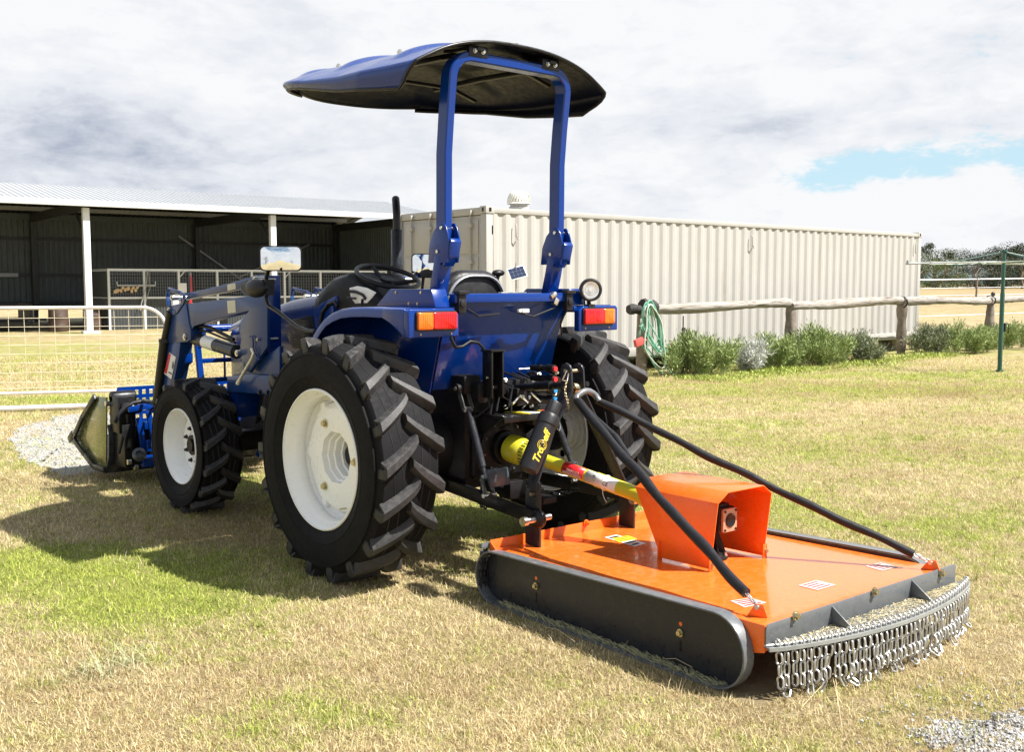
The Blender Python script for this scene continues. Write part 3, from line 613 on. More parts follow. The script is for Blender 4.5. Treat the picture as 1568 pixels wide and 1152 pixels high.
# blocks below
WOODG=mat('weathered_wood',(.33,.29,.24),.85,var=.3,vs=5,bump=.5,bs=25)
for i,(x,w) in enumerate(((7.3,.5),(10.1,.55),(14.5,.5),(20.3,.5))):
    m=MB(); m.bb(x-w/2,x+w/2,8.4,8.8,.0,.135); m.bb(x-w/2+.03,x+w/2-.02,8.42,8.82,.139,.278); o=m.build('timber_block',WOODG,None,bevel=.008)
    tag(o,('timber packing blocks under the door end of the container','timber packing blocks under the container behind the coiled hose','timber packing blocks under the middle of the container','timber packing blocks under the far end of the container')[i],'block','blocks under the container')
# roof ventilator
vt=thing('roof_ventilator','white spinning globe ventilator on the near end of the container roof','ventilator',(8.35,8.95,2.87))
m=MB(); m.lathe([(.17,-.03),(.17,.08),(.15,.09),(.15,.13)],n=32); m.add([],[]); m.build('ventilator_base',CONT,vt,smooth=40)
m=MB(); m.lathe([(.205,.13),(.215,.14),(.205,.15)],n=32); m.lathe([(.01,.36),(.10,.352),(.13,.335)],n=32)
m.build('ventilator_cap',WHITE,vt)
m=MB()
for k in range(24):
    a=2*PI*k/24; vs=[]
    for j in range(9):
        t=j/8; r=.13+.085*math.sin(PI*(.15+.85*(1-t))); r=.205*math.sqrt(max(0,1-(t*1.0-.12)**2*.75)); r=max(r,.12); z=.14+.2*t
        for da,dr in ((0,0),(.26,-.012)): q=a+da+t*.25; vs.append(((r+dr)*math.cos(q),(r+dr)*math.sin(q),z))
    m.add(vs,[(2*j,2*j+1,2*j+3,2*j+2) for j in range(8)])
o=m.build('ventilator_vanes',mat('vent_white',(.72,.70,.60),.4,var=.05),vt); md=o.modifiers.new('t','SOLIDIFY'); md.thickness=.003
# little solar panel on a stake by the container
sp=thing('solar_panel','small tilted solar panel on a thin stake in front of the container','solar panel',(7.9,8.1,0))
C0=T.Y(792,418,8.1); lx=C0.x-7.9
R=rot(62,-14,-24)
m=MB(); m.box((lx,0,C0.z),(.30,.22,.02),R); m.build('panel_frame',STKW,sp,bevel=.003)
m=MB(); c=Vector((lx,0,C0.z))+R@Vector((0,0,.0125))
for i in range(4):
    for j in range(3): m.box(c+R@Vector(((i-1.5)*.067,(j-1)*.064,0)),(.062,.059,.003),R)
m.build('panel_cells',BLUECAB,sp)
m=MB(); m.cyl((lx,.03,0),(lx,.03,C0.z+.16),.011,n=8); m.build('stake',LSTEEL,sp)
# ---------------------------------------------------------------- log rail fence
LOG=None
def woodmat():
    m,nt,b=nt_new('weathered_log'); N=nt.nodes; L=nt.links
    tc=N.new('ShaderNodeTexCoord'); mp=N.new('ShaderNodeMapping'); mp.inputs['Scale'].default_value=(1.3,22,22); L.new(tc.outputs['Object'],mp.inputs[0])
    n=N.new('ShaderNodeTexNoise'); n.inputs['Scale'].default_value=1.5; n.inputs['Detail'].default_value=9; n.inputs['Roughness'].default_value=.7; L.new(mp.outputs[0],n.inputs['Vector'])
    cr=N.new('ShaderNodeValToRGB'); L.new(n.outputs['Fac'],cr.inputs[0]); e=cr.color_ramp.elements; e[0].position=.36; e[0].color=(.06,.045,.035,1); e[1].position=.62; e[1].color=(.37,.345,.31,1); x=e.new(.45); x.color=(.24,.215,.185,1)
    L.new(cr.outputs[0],b.inputs['Base Color']); b.inputs['Roughness'].default_value=.85
    bp=N.new('ShaderNodeBump'); bp.inputs['Strength'].default_value=.8; bp.inputs['Distance'].default_value=.02; L.new(n.outputs['Fac'],bp.inputs['Height']); L.new(bp.outputs[0],b.inputs['Normal']); return m
LOG=woodmat()
POSTW=mat('weathered_post',(.20,.165,.135),.85,var=.45,vs=7,bump=.6,bs=30)
lf=thing('rail_fence','weathered grey log rail fence in front of the container','fence',(0,7.6,0))
px_=[10.05,14.55,19.0,23.45,27.95,32.4]
def log(m,p0,p1,r,seed,n=22,k=12,wob=.03,axis=None):
    rn=random.Random(seed); p0=Vector(p0);p1=Vector(p1); d,a,b=basis(p1-p0); ph=[rn.uniform(0,6.28) for _ in range(8)]; rings=[]
    for i in range(n+1):
        t=i/n; c=p0.lerp(p1,t)+a*wob*math.sin(t*5+ph[0])+b*wob*math.sin(t*3.6+ph[1]); rr=r*(1+.10*math.sin(t*9+ph[2])+.07*rn.uniform(-1,1))
        if i in(0,n): rr*=.86
        rings.append([c+(a*math.cos(q)+b*math.sin(q))*rr*(1+.10*math.sin(2*q+ph[3]+t*3)+.05*math.sin(5*q+ph[4])+rn.uniform(-.03,.03)) for q in [2*PI*j/k for j in range(k)]])
    m.loft(rings)
for i,x in enumerate(px_):
    m=MB(); log(m,(x,0,-.1),(x+.01,0,1.16),.105,i+3,10,12,.006); m.build('post',POSTW,lf,smooth=50)
for i in range(5):
    a,b=px_[i]+(-.05 if i else .12),px_[i+1]-.02; m=MB()
    log(m,(a,-.02,1.20+(.0,.01,-.01,.0,0)[i]),(b,-.01,1.21),(.098,.092,.098,.09,.09)[i],i+20,26,12,.03)
    m.build('rail',LOG,lf,smooth=60)
m=MB()
for x in (px_[0]+.17,px_[2]-.05,px_[3]-.03):
    for dx in (0,.03): m.tube([(x+dx,.13*math.cos(q)-.01,1.2+.125*math.sin(q)) for q in [2*PI*j/16 for j in range(16)]],.012,6,closed=True)
m.build('rail_strap',BLACK,lf,sep=True)
m=MB(); log(m,(px_[0]-.02,-.03,1.22),(px_[0]+.3,-.03,1.22),.13,77,8,14,.01); log(m,(px_[0]-.32,.02,1.17),(px_[0]-.02,.02,1.17),.085,78,6,12,.01)
m.build('rubber_wrap',mat('old_rubber_wrap',(.03,.028,.026),.8,var=.4,bump=.6),lf,smooth=50)
# hose hung on the first post
HOSEG=mat('green_garden_hose',(.15,.38,.27),.45,var=.25,vs=4); HOSEW=mat('pale_hose',(.55,.60,.52),.45,var=.1)
gh=thing('garden_hose','green garden hose looped over the first post of the rail fence','garden hose',(9.98,7.42,0))
rn=random.Random(4)
m=MB(); m2=MB()
for k in range(13):
    x0=rn.uniform(-.22,-.04); x1=rn.uniform(.08,.42); zb=rn.uniform(.12,.72); top=1.30+rn.uniform(-.05,.03); y=-.04-.016*k*.5; pts=[]
    pk=rn.uniform(-.12,.02)
    P=[(x0-.05,zb+.3),(x0-.02,.9),(pk-.06,top-.12),(pk,top),(pk+.1,top-.04),(x1*.55+.03,.95),(x1*.85,.55),(x1,zb+.05),((x0+x1)/2+.1,zb-.05 if zb>.2 else .06)]
    n=len(P)
    for i in range(n):
        p0,p1,p2,p3=[P[(i+j-1)%n] for j in range(4)]
        for q in range(5):
            t=q/5; h=lambda a,b,c,d:.5*((2*b)+(-a+c)*t+(2*a-5*b+4*c-d)*t*t+(-a+3*b-3*c+d)*t**3)
            pts.append((h(p0[0],p1[0],p2[0],p3[0]),y+rn.uniform(-.004,.004),h(p0[1],p1[1],p2[1],p3[1])))
    (m2 if k%5==2 else m).tube(pts,.0115,7,closed=True)
m.tube([(.30,-.1,.3),(.38,-.14,.15),(.46,-.2,.03),(.5,-.3,.015)],.0115,7)
m.build('hose_loops',HOSEG,gh,smooth=60); m2.build('pale_hose_loops',HOSEW,gh,smooth=60)
m=MB(); m.box((-.32,-.1,.62),(.2,.06,.13),rot(0,-15,0)); m.cyl((-.22,-.1,.64),(-.08,-.1,.66),.025,n=10); m.build('hose_fitting',mat('faded_red_plastic',(.45,.08,.07),.5),gh,bevel=.01)
# star picket
pk=thing('star_picket','dark steel star picket standing between the hose and the shrubs','picket',(10.75,7.25,0))
m=MB()
for a in (90,210,330): m.box((.014*math.cos(R_(a)),.014*math.sin(R_(a)),.42),(.032,.007,.84),rot(0,0,a))
m.cyl((0,0,.8),(0,0,1.05),.012,n=8); m.build('stake',DARKS,pk)
m=MB(); m.cyl((-.42,0,.56),(.10,0,.56),.007,n=6); m.box((.02,0,.56),(.16,.03,.02)); m.build('cross_wire',DARKS,pk)
# ---------------------------------------------------------------- shrubs
def leafmat(name,c0,c1,tr=.25):
    m,nt,b=nt_new(name); N=nt.nodes; L=nt.links
    at=N.new('ShaderNodeAttribute'); at.attribute_name='rnd'; mx=N.new('ShaderNodeMix'); mx.data_type='RGBA'
    L.new(at.outputs['Fac'],mx.inputs['Factor']); mx.inputs['A'].default_value=(*c0,1); mx.inputs['B'].default_value=(*c1,1); L.new(mx.outputs['Result'],b.inputs['Base Color'])
    b.inputs['Roughness'].default_value=.6; b.inputs['Specular IOR Level'].default_value=.3
    return m
def leaf_mesh(name,P,Dr,Ln,Wd,matl,parent=None,bend=.25):
    n=len(P); P=np.array(P); Dr=np.array(Dr); Dr/=np.linalg.norm(Dr,axis=1)[:,None]; rn=RNG.normal(size=(n,3)); s=np.cross(Dr,rn); s/=np.linalg.norm(s,axis=1)[:,None]
    Wd=np.array(Wd)[:,None]; Ln=np.array(Ln)[:,None]; s=s*Wd
    mid=P+Dr*Ln*.5; tip=P+Dr*Ln+np.array([0,0,-1])*Ln*bend
    V=np.stack([P,mid+s,tip,mid-s],1).astype(np.float32)
    me=bpy.data.meshes.new(name); me.vertices.add(n*4); me.vertices.foreach_set('co',V.ravel()); me.loops.add(n*4); me.loops.foreach_set('vertex_index',np.arange(n*4,dtype=np.int32)); me.polygons.add(n)
    me.polygons.foreach_set('loop_start',(np.arange(n)*4).astype(np.int32)); me.update(calc_edges=True)
    at=me.attributes.new('rnd','FLOAT','FACE'); at.data.foreach_set('value',RNG.random(n).astype(np.float32))
    me.materials.append(matl); o=bpy.data.objects.new(name,me); COL.objects.link(o)
    if parent is not None: o.parent=parent
    return o
LAV=leafmat('lavender_leaf',(.09,.14,.035),(.42,.50,.20)); LAVD=leafmat('grey_shrub_leaf',(.08,.10,.05),(.28,.31,.18)); SILV=leafmat('silver_leaf',(.34,.36,.33),(.68,.68,.64)); GRN=leafmat('green_ground_leaf',(.16,.24,.035),(.52,.56,.14)); TWIG=mat('twig',(.10,.07,.05),.8)
def shrub(x,y,w,h,mt,label,n=3200,dep=None):
    t=thing('lavender_shrub',label,'shrub',(x,y,0),0,'shrubs along the rail fence'); dep=dep or w*.8
    nc=max(8,int(w*16)); C=[]
    for _ in range(nc): a=random.uniform(0,6.28); r=math.sqrt(random.random()); C.append((math.cos(a)*r*w*.46,math.sin(a)*r*dep*.42,h*random.uniform(.62,1.05)*(1-.45*r*r)))
    C=np.array(C); k=RNG.integers(0,nc,n); c=C[k]; base=np.stack([c[:,0]*.75,c[:,1]*.75,np.zeros(n)],1); top=c+RNG.normal(0,.075,(n,3))*np.array([1,1,.6])
    f=RNG.random(n)**.55; f=f[:,None]; P=base*(1-f)+top*f+RNG.normal(0,.025,(n,3)); P[:,2]=np.maximum(P[:,2],.01)
    Dr=(top-base)*np.array([.8,.8,1])+RNG.normal(0,.22,(n,3)); 
    leaf_mesh('foliage',P,Dr,RNG.uniform(.05,.15,n),RNG.uniform(.004,.009,n),mt,t,.12)
    m=MB()
    for q in C[:12]: m.tube([(q[0]*.25,q[1]*.25,0),(q[0]*.6,q[1]*.6,q[2]*.5),(q[0],q[1],q[2]*.8)],.006,4)
    m.build('stem',TWIG,t)
    return t
for a in ((11.05,7.05,1.35,.74,LAV,'tall bushy green shrub nearest to the star picket',6500),
          (12.35,6.85,.55,.50,SILV,'small silvery white shrub between two green lavender shrubs',1800),
          (13.1,7.05,1.15,.60,LAV,'green shrub right of the small silvery white one',4600),
          (14.6,7.0,1.3,.76,LAV,'tall green shrub under the second post of the rail fence',5600),
          (15.9,7.0,1.1,.58,LAVD,'lower grey green shrub right of the one at the second fence post',4200),
          (19.35,7.15,.9,.72,LAVD,'greyish twiggy shrub at the far corner of the container',3400),
          (20.6,6.9,1.7,.66,LAV,'wide rounded shrub just past the far corner of the container',6200),
          (23.2,6.9,2.0,.66,LAV,'wide rounded shrub under the fourth post of the rail fence',6600),
          (25.8,6.9,1.8,.62,LAV,'wide shrub behind the green clothes hoist mast',5200)):
    shrub(a[0],a[1],a[2]*1.42,a[3]*1.05,a[4],a[5],n=int(a[6]*2.3))
n=9000; X=RNG.uniform(9.9,19.5,n); Y=6.45+RNG.normal(0,.28,n)+np.where(X>16,.25,0); P=np.stack([X,Y,np.zeros(n)],1)
o=leaf_mesh('low_green_weeds',P,np.stack([RNG.normal(0,.5,n),RNG.normal(0,.5,n),np.ones(n)],1),RNG.uniform(.03,.12,n)*(1+.4*np.sin(X*2.1)),RNG.uniform(.004,.009,n),GRN,None,.25); tag(o,kind='stuff')
# ---------------------------------------------------------------- rotary clothes hoist
GPAINT=mat('hoist_green_paint',(.015,.085,.065),.4,coat=.2,var=.12)
ho=thing('clothes_hoist','green rotary clothes hoist standing on the lawn at the right','clothes line',(15.56,3.77,0))
m=MB(); m.cyl((0,0,0),(0,0,1.45),.04,n=16); m.cyl((0,0,1.45),(0,0,2.2),.033,n=16); m.cyl((0,0,2.18),(0,0,2.23),.05,n=16); m.cyl((0,0,.0),(0,0,.04),.07,n=16)
m.build('mast',GPAINT,ho)
m=MB(); m.box((.06,-.03,.82),(.06,.05,.16)); m.tube([(.06,-.03,.88),(.16,-.06,.88),(.16,-.06,.7)],.01,6); m.build('winder_handle',BLACK,ho,bevel=.004)
arms=[]
for a in (-36,54,144,234):
    d=Vector((math.cos(R_(a)),math.sin(R_(a)),0)); arms.append(d)
    m=MB(); m.tube([d*.03+Vector((0,0,2.02)),d*1.85+Vector((0,0,1.98))],.016,8); m.cyl(d*1.82+Vector((0,0,1.96)),d*1.82+Vector((0,0,2.04)),.02,n=8)
    m.build('arm',LSTEEL if a==144 else GPAINT,ho)
    m=MB(); m.tube([(0,0,2.2),d*.95+Vector((0,0,2.01))],.010,6); m.build('strut',GPAINT,ho)
m=MB()
for r in (.5,.8,1.1,1.4,1.8):
    for i in range(4): 
        p=arms[i]*r; q=arms[(i+1)%4]*r; m.tube([(p.x,p.y,2.02),((p.x+q.x)/2,(p.y+q.y)/2,1.985),(q.x,q.y,2.02)],.0045,5)
m.build('drying_line',mat('white_line',(.6,.66,.62),.5),ho)
# ---------------------------------------------------------------- far paddock fence
pf=thing('paddock_fence','white topped wire paddock fence in front of the far trees','fence')
m=MB()
P0=Vector((46,26,0)); P1=Vector((66,13,0))
def fpt(t): p=P0.lerp(P1,t); return Vector((p.x,p.y,gz(p.x,p.y)))
for i in range(10):
    p=fpt(-.35+i*.17); mm=MB(); mm.tube([p-Vector((0,0,.1)),p+Vector((0,0,1.25))],.055,8); mm.build('post',LSTEEL if i%2 else POSTW,pf)
for z,r in ((1.2,.045),(.75,.02),(.35,.02)):
    m.tube([fpt(-.35+i*.17)+Vector((0,0,z)) for i in range(10)],r,6)
m.build('rail',LSTEEL,pf)
w2=thing('wire_fence','thin wire fence with dark steel posts crossing the dry paddock','fence')
for i in range(7):
    x=27+i*3.4; y=11.6-i*.9; m=MB(); m.tube([(x,y,gz(x,y)-.05),(x,y,gz(x,y)+1.15)],.03,6); m.ell((x,y,gz(x,y)+1.2),(.07,.07,.07),10,6); m.build('post',DARKS if i else POSTW,w2)
m=MB()
for z in (1.1,.55): m.tube([(27+i*3.4,11.6-i*.9,gz(27+i*3.4,11.6-i*.9)+z) for i in range(7)],.012,5)
m.build('wire',STKW,w2)
# ---------------------------------------------------------------- trees
LT1=leafmat('gum_leaf_dark',(.008,.016,.006),(.040,.060,.020)); LT2=leafmat('gum_leaf_light',(.03,.055,.012),(.13,.17,.045)); LT3=leafmat('gum_leaf_grey',(.022,.036,.014),(.09,.12,.045)); BARK=mat('bark',(.22,.18,.14),.85,var=.35,vs=3,bump=.5)
def tree(x,y,h,w,mt,label,n=5200,clear=.2,seed=0,group='trees at the far edge of the paddock'):
    rn=random.Random(seed); z0=gz(x,y)-.1; t=thing('gum_tree',label,'tree',(x,y,z0),0,group)
    m=MB(); lim=[]
    m.tube([(0,0,0),(rn.uniform(-.1,.1)*w,0,h*.3),(rn.uniform(-.12,.12)*w,rn.uniform(-.1,.1)*w,h*.62),(rn.uniform(-.1,.1)*w,0,h*.9)],[h*.032,h*.025,h*.016,h*.005],8)
    cl=[]
    for k in range(int(9+w*1.2)):
        a=rn.uniform(0,6.28); z=h*rn.uniform(clear+.08,.97); R=w*.5*math.sqrt(max(.05,1-((z/h-.55)/.52)**2))*rn.uniform(.35,1.0)
        c=Vector((math.cos(a)*R,math.sin(a)*R,z)); cl.append((c,rn.uniform(.09,.2)*w))
        m.tube([(0,0,max(.1*h,z*.55)),c*.5+Vector((0,0,z*.32)),c],[h*.014,h*.009,h*.003],5)
    m.build('trunk',BARK,t)
    P=[];k=RNG.integers(0,len(cl),n); cc=np.array([tuple(c[0]) for c in cl])[k]; rr=np.array([c[1] for c in cl])[k][:,None]
    dirs=RNG.normal(size=(n,3)); dirs/=np.linalg.norm(dirs,axis=1)[:,None]; P=cc+dirs*rr*(RNG.random((n,1))**.45)*np.array([1.15,1.15,.75])
    leaf_mesh('crown',P,RNG.normal(size=(n,3)),RNG.uniform(.10,.26,n)*h/6,RNG.uniform(.035,.07,n)*h/6,mt,t,.3)
def dirpt(px,dist):
    d=_fw+RT*(px-784)/F_; a=math.atan2(d[0],d[1]); return CAM[0]+math.sin(a)*dist,CAM[1]+math.cos(a)*dist
TR=[(1398,84,5.6,4.6,LT2,'sunlit light green tree right beside the container end'),(1424,95,7.4,4.2,LT3,'tall thin crowned gum tree above the light green one'),(1440,82,4.2,4.2,LT2,'low light green tree in front of the tall thin gum tree'),
(1462,92,5.2,5.2,LT3,'greyish gum tree left of the dark clump'),(1487,86,5.4,5.6,LT1,'dark bushy tree behind the left arm of the clothes hoist'),(1514,88,5.2,5.0,LT1,'dark bushy tree just left of the hoist mast'),(1536,98,6.6,5.4,LT3,'grey green tree behind the hoist mast'),
(1560,84,6.8,6.0,LT1,'large dark tree right of the hoist mast'),(1590,90,6.6,6.5,LT1,'dark tree at the right edge of the picture'),(1625,92,6.0,6.5,LT1,'dark tree outside the right edge'),(1376,98,5.2,5,LT1,'dark tree half hidden behind the container end')]
for i,(px,dist,h,w,mt,lb) in enumerate(TR):
    x,y=dirpt(px,dist*1.75); tree(x,y,h*.86,w*1.45,mt,lb,(8500 if mt is LT1 else 6500),-.06 if mt is not LT3 else .0,i+1)
# trees behind the photographer, seen only in the tractor mirrors
for i in range(9):
    a=PI+PSI+(-.9+.22*i); d=75+12*math.sin(i*2.1); tree(CAM[0]+math.sin(a)*d,CAM[1]+math.cos(a)*d,6+2*math.sin(i*1.3),6.5,LT1,'dark tree on the skyline behind the photographer',900,.1,40+i,'trees behind the photographer')
# hills
m=MB(); P=[]
rn=random.Random(9); n=160; fr=[];bk=[]; cr_=[]
for i in range(n+1):
    a=R_(-40+ 175*i/n); r=1500; hh=9+9*math.sin(i*.11+1)+5*math.sin(i*.31)+rn.uniform(-.6,.6); hh=max(hh,3)
    fr.append((math.sin(a)*r,math.cos(a)*r,0)); cr_.append((math.sin(a)*(r+300),math.cos(a)*(r+300),22+hh)); bk.append((math.sin(a)*(r+700),math.cos(a)*(r+700),0))
m.loft([fr,cr_,bk],False,False); tag(m.build('hills',mat('wooded_hill',(.07,.10,.10),.9,var=.2,vs=.01),smooth=60),kind='structure')
# ---------------------------------------------------------------- farm gate
G=Frame((-.07,9.32,0),-25); GW=mat('gate_white_paint',(.68,.64,.60),.45,var=.12,vs=5,dust_or_lit=.35,dust_or_lit_col=(.40,.30,.20)); WIREM=mat('gate_wire',(.70,.64,.48),.5,metal=.3,var=.1)
gt=thing('farm_gate','pale pipe farm gate with wire mesh and rounded top corner left of the tractor','gate',G.o.tolist(),-25)
x1=2.03; x0=-2.3
arc=[(x1-.30+.30*math.sin(q),0,1.315-.30+.30*math.cos(q)) for q in [PI/2*k/8 for k in range(9)]]
m=MB(); m.tube([(x0,0,1.32)]+arc+[(x1,0,.24)],.0235,10); m.tube([(x0,0,.235),(x1,0,.24)],.02,10); m.tube([(x0,0,1.32),(x0,0,.235)],.0235,10); m.build('gate_pipe',GW,gt)
m=MB()
xs=[x1-.11-.178*k for k in range(25)]
for x in xs:
    if x>x0: 
        zt=1.30 if x<x1-.3 else 1.0+.3*math.sqrt(max(0,1-((x-x1+.3)/.3)**2)); m.tube([(x,-.006,.25),(x+random.uniform(-.006,.006),-.006,.8),(x,-.006,zt)],.0034,5)
for z in (1.19,1.075,.965,.85,.735,.62,.50,.38,.30): m.tube([(x0,-.01,z),(x0+2,-.01,z+random.uniform(-.006,.006)),(x1-.01 if z<1.1 else x1-.03,-.01,z)],.0034,5)
m.build('gate_mesh',WIREM,gt,smooth=60)
m=MB(); m.tube([(-2.6,-.02,.04),(0,-.0,.045),(1.4,.02,.05)],.035,10); o=m.build('fallen_pipe',GW,None); o.location=G.o.tolist(); o.rotation_euler=(0,0,R_(-25)); tag(o,'white pipe lying on the grass under the farm gate','pipe')
m=MB(); m.tube([(2.14,.03,-.1),(2.14,.03,1.45)],.045,12); m.cyl((2.14,.03,1.45),(2.14,.03,1.47),.052,n=12); m.box((2.09,0,1.0),(.06,.02,.05)); o=m.build('gate_post',GW,None,bevel=.004); o.location=G.o.tolist(); o.rotation_euler=(0,0,R_(-25)); tag(o,'pale round gate post hidden behind the loader arm','post')
# ================================================================ TRACTOR
tr=thing('tractor','blue tractor with sun canopy and front loader parked on the dry lawn','tractor')
def part(name,parent=None): 
    o=bpy.data.objects.new(name,None); COL.objects.link(o); o.parent=parent or tr; o.empty_display_size=.05; return o
def tyre(hw,R,rr,lug,nl,sh,wd,rise):
    """tread bars on a crowned carcass; returns (carcass, bars)"""
    rc=lambda x:R-lug-.018*(x/hw)**2
    c=MB(); prof=[(rr-.004,-hw+.035),(rr+.012,-hw+.020),(rr+.035,-hw+.008),(rr+.08,-hw-.010),(rr+.082,-hw-.0135),(rr+.088,-hw-.0135),(rr+.09,-hw-.012),((rr+R)/2,-hw-.018),((rr+R)/2+.045,-hw-.012),((rr+R)/2+.047,-hw-.0155),((rr+R)/2+.055,-hw-.0145),((rr+R)/2+.057,-hw-.010),(R-lug-.055,-hw+.0),(R-lug-.028,-hw+.008)]
    prof+=[(rc(x),x) for x in np.linspace(-hw+.02,hw-.02,9)]+[(r,-x) for r,x in prof[::-1]]
    c.lathe(prof,(0,0,0),(1,0,0),n=96)
    b=MB()
    for side in (-1,1):
        for k in range(nl):
            th0=2*PI*(k+(0 if side<0 else .5))/nl; rings=[]
            for j in range(9):
                s=j/8; x=-.022+(hw+.018)*s; off=rise*(s**.8); th=th0+off/R
                wt=wd*(.42+.16*s); wb=wt+.028*(R/.66)
                ro=R-.008*(max(x,0)/hw)**2-(.004 if j==0 else 0); ri=rc(min(x,hw-.02))-.006
                q=lambda r,w,xx:(side*xx,r*math.cos(th+w/R),r*math.sin(th+w/R))
                rings.append([q(ri,-wb,x),q(ro-.003,-wt-.002,x),q(ro,-wt+.003,x),q(ro,wt-.003,x),q(ro-.003,wt+.002,x),q(ri,wb,x)])
            # the bar runs down over the shoulder
            for (xo,xi,rad,ww) in ((hw+.004,hw-.03,R-.022,wd*.60),(hw+.002,hw-.03,R-lug-.03,wd*.66),(hw-.006,hw-.03,R-lug-.075*R/.66,wd*.5)):
                th=th0+(rise+.01)/R
                q=lambda r,w,xx:(side*xx,r*math.cos(th+w/R),r*math.sin(th+w/R))
                rings.append([q(rad-.03,-ww-.006,xi),q(rad,-ww,xo-.004),q(rad,-ww+.004,xo),q(rad,ww-.004,xo),q(rad,ww,xo-.004),q(rad-.03,ww+.006,xi)])
            b.loft(rings)
            for j2,fx in enumerate((.36,.62)):   # thin mould lines between the bars
                pts=[]
                for j in range(6):
                    s=j/5; thl=th0+(rise*fx**.8+ .012)/R+ (2*PI/nl-2.2*wd/R)*s+wd*1.1/R; x=hw*fx-.012*s; pts.append((side*x,(rc(x)+.001)*math.cos(thl),(rc(x)+.001)*math.sin(thl)))
                b.tube(pts,.0022,4)
    return c,b
def wheel(name,x,y,z,side,spec,parent=tr,spin=0):
    w=part(name,parent); w.location=(x,y,z); w.rotation_euler=(0,0,0)
    hw,R,rr,lug,nl,sh,wd,rise=spec; key=name
    c,b=tyre(*spec)
    c.v=[(p[0],p[1]*math.cos(spin)-p[2]*math.sin(spin),p[1]*math.sin(spin)+p[2]*math.cos(spin)) for p in c.v]
    b.v=[(p[0],p[1]*math.cos(spin)-p[2]*math.sin(spin),p[1]*math.sin(spin)+p[2]*math.cos(spin)) for p in b.v]
    k=len(b.f); c.mi=1; c.add(b.v,b.f); c.build('tyre',[RUBBERW,RUBBER],w,smooth=32)
    return w
RS=(.185,.672,.368,.042,18,0,.045,.155); FS=(.135,.478,.254,.030,16,0,.038,.105)
for side in (-1,1):
    w=wheel('rear_wheel',side*.835,0,.662,side,RS,spin=.10 if side<0 else .02); o=side
    # rim: flange, bead seat, well and back flange
    m=MB(); fx=.168
    pr=[(.381,fx+.010),(.386,fx+.004),(.381,fx-.004),(.372,fx-.010),(.366,fx-.030),(.354,fx-.050),(.350,fx-.056),(.3465,fx-.075),(.3455,fx-.110),(.349,fx-.114),(.349,fx-.122),(.3445,fx-.126),(.344,fx-.140),(.334,fx-.150),(.326,fx-.152),(.322,fx-.160),(.312,fx-.185),(.312,fx-.245),(.335,-fx+.09),(.352,-fx+.05),(.362,-fx+.02),(.381,-fx-.004),(.381,-fx-.010)]
    m.lathe([(r,h) for r,h in pr]+[(r-.006,h) for r,h in pr[::-1]]+[pr[0]],(0,0,0),(o,0,0),n=80); m.build('rim',WHITE,w,smooth=50)
    # bolted disc with a stepped many sided opening
    m=MB(); dx=fx-.105; n=72
    def ring(rf,x,tw=0): return [(o*x,rf(2*PI*k/n)*math.cos(2*PI*k/n+tw),rf(2*PI*k/n)*math.sin(2*PI*k/n+tw)) for k in range(n)]
    poly=lambda r,ns=10,am=.055:(lambda a:r*(1-am*abs(math.sin(a*ns/2))))
    m.loft([ring(lambda a:.306+.006*math.cos(a*6),dx-.085),ring(lambda a:.300,dx-.022),ring(lambda a:.276+.012*(1 if math.cos(a*6)>.5 else 0),dx),ring(lambda a:.262,dx+.006),ring(lambda a:.175,dx+.006),ring(poly(.148),dx+.002),ring(poly(.143),dx-.030),ring(poly(.135),dx-.034),ring(poly(.130),dx-.062),ring(poly(.120),dx-.066),ring(poly(.114),dx-.10),ring(poly(.104),dx-.104),ring(poly(.100),dx-.15)],False)
    m.build('wheel_disc',WHITE,w,smooth=32)
    m=MB()
    for k in range(6):
        a=R_(60*k+ (0 if side<0 else 10)); c_,s_=math.cos(a),math.sin(a)
        m.box((o*(dx-.035),.300*c_,.300*s_),(.05,.06,.055),Euler((a,0,0)).to_matrix())
    m.build('rim_lug',WHITE,w,bevel=.008,sep=True)
    m=MB()
    for k in range(3):
        a=R_((0,122,242)[k]+0) ; a=-a if side<0 else a
        p=(o*(dx+.006),.203*-math.cos(a),.203*math.sin(a)); m.cyl(p,(p[0]+o*.006,p[1],p[2]),.024,n=24); m.cyl((p[0]+o*.006,p[1],p[2]),(p[0]+o*.022,p[1],p[2]),.016,n=6)
    m.cyl((o*(fx-.04),-.20,-.24),(o*(fx+.0),-.20,-.24),.005,n=8)
    m.build('wheel_bolts',BRASS,w,sep=True)
    m=MB(); m.cyl((o*(dx-.30),0,0),(o*(dx-.16),0,0),.125,n=32); m.cyl((o*(dx-.16),0,0),(o*(dx-.09),0,0),.055,n=24)
    for k in range(8): a=2*PI*k/8; m.cyl((o*(dx-.16),.088*math.cos(a),.088*math.sin(a)),(o*(dx-.125),.088*math.cos(a),.088*math.sin(a)),.014,n=6)
    m.build('hub',CASTB,w,smooth=35)
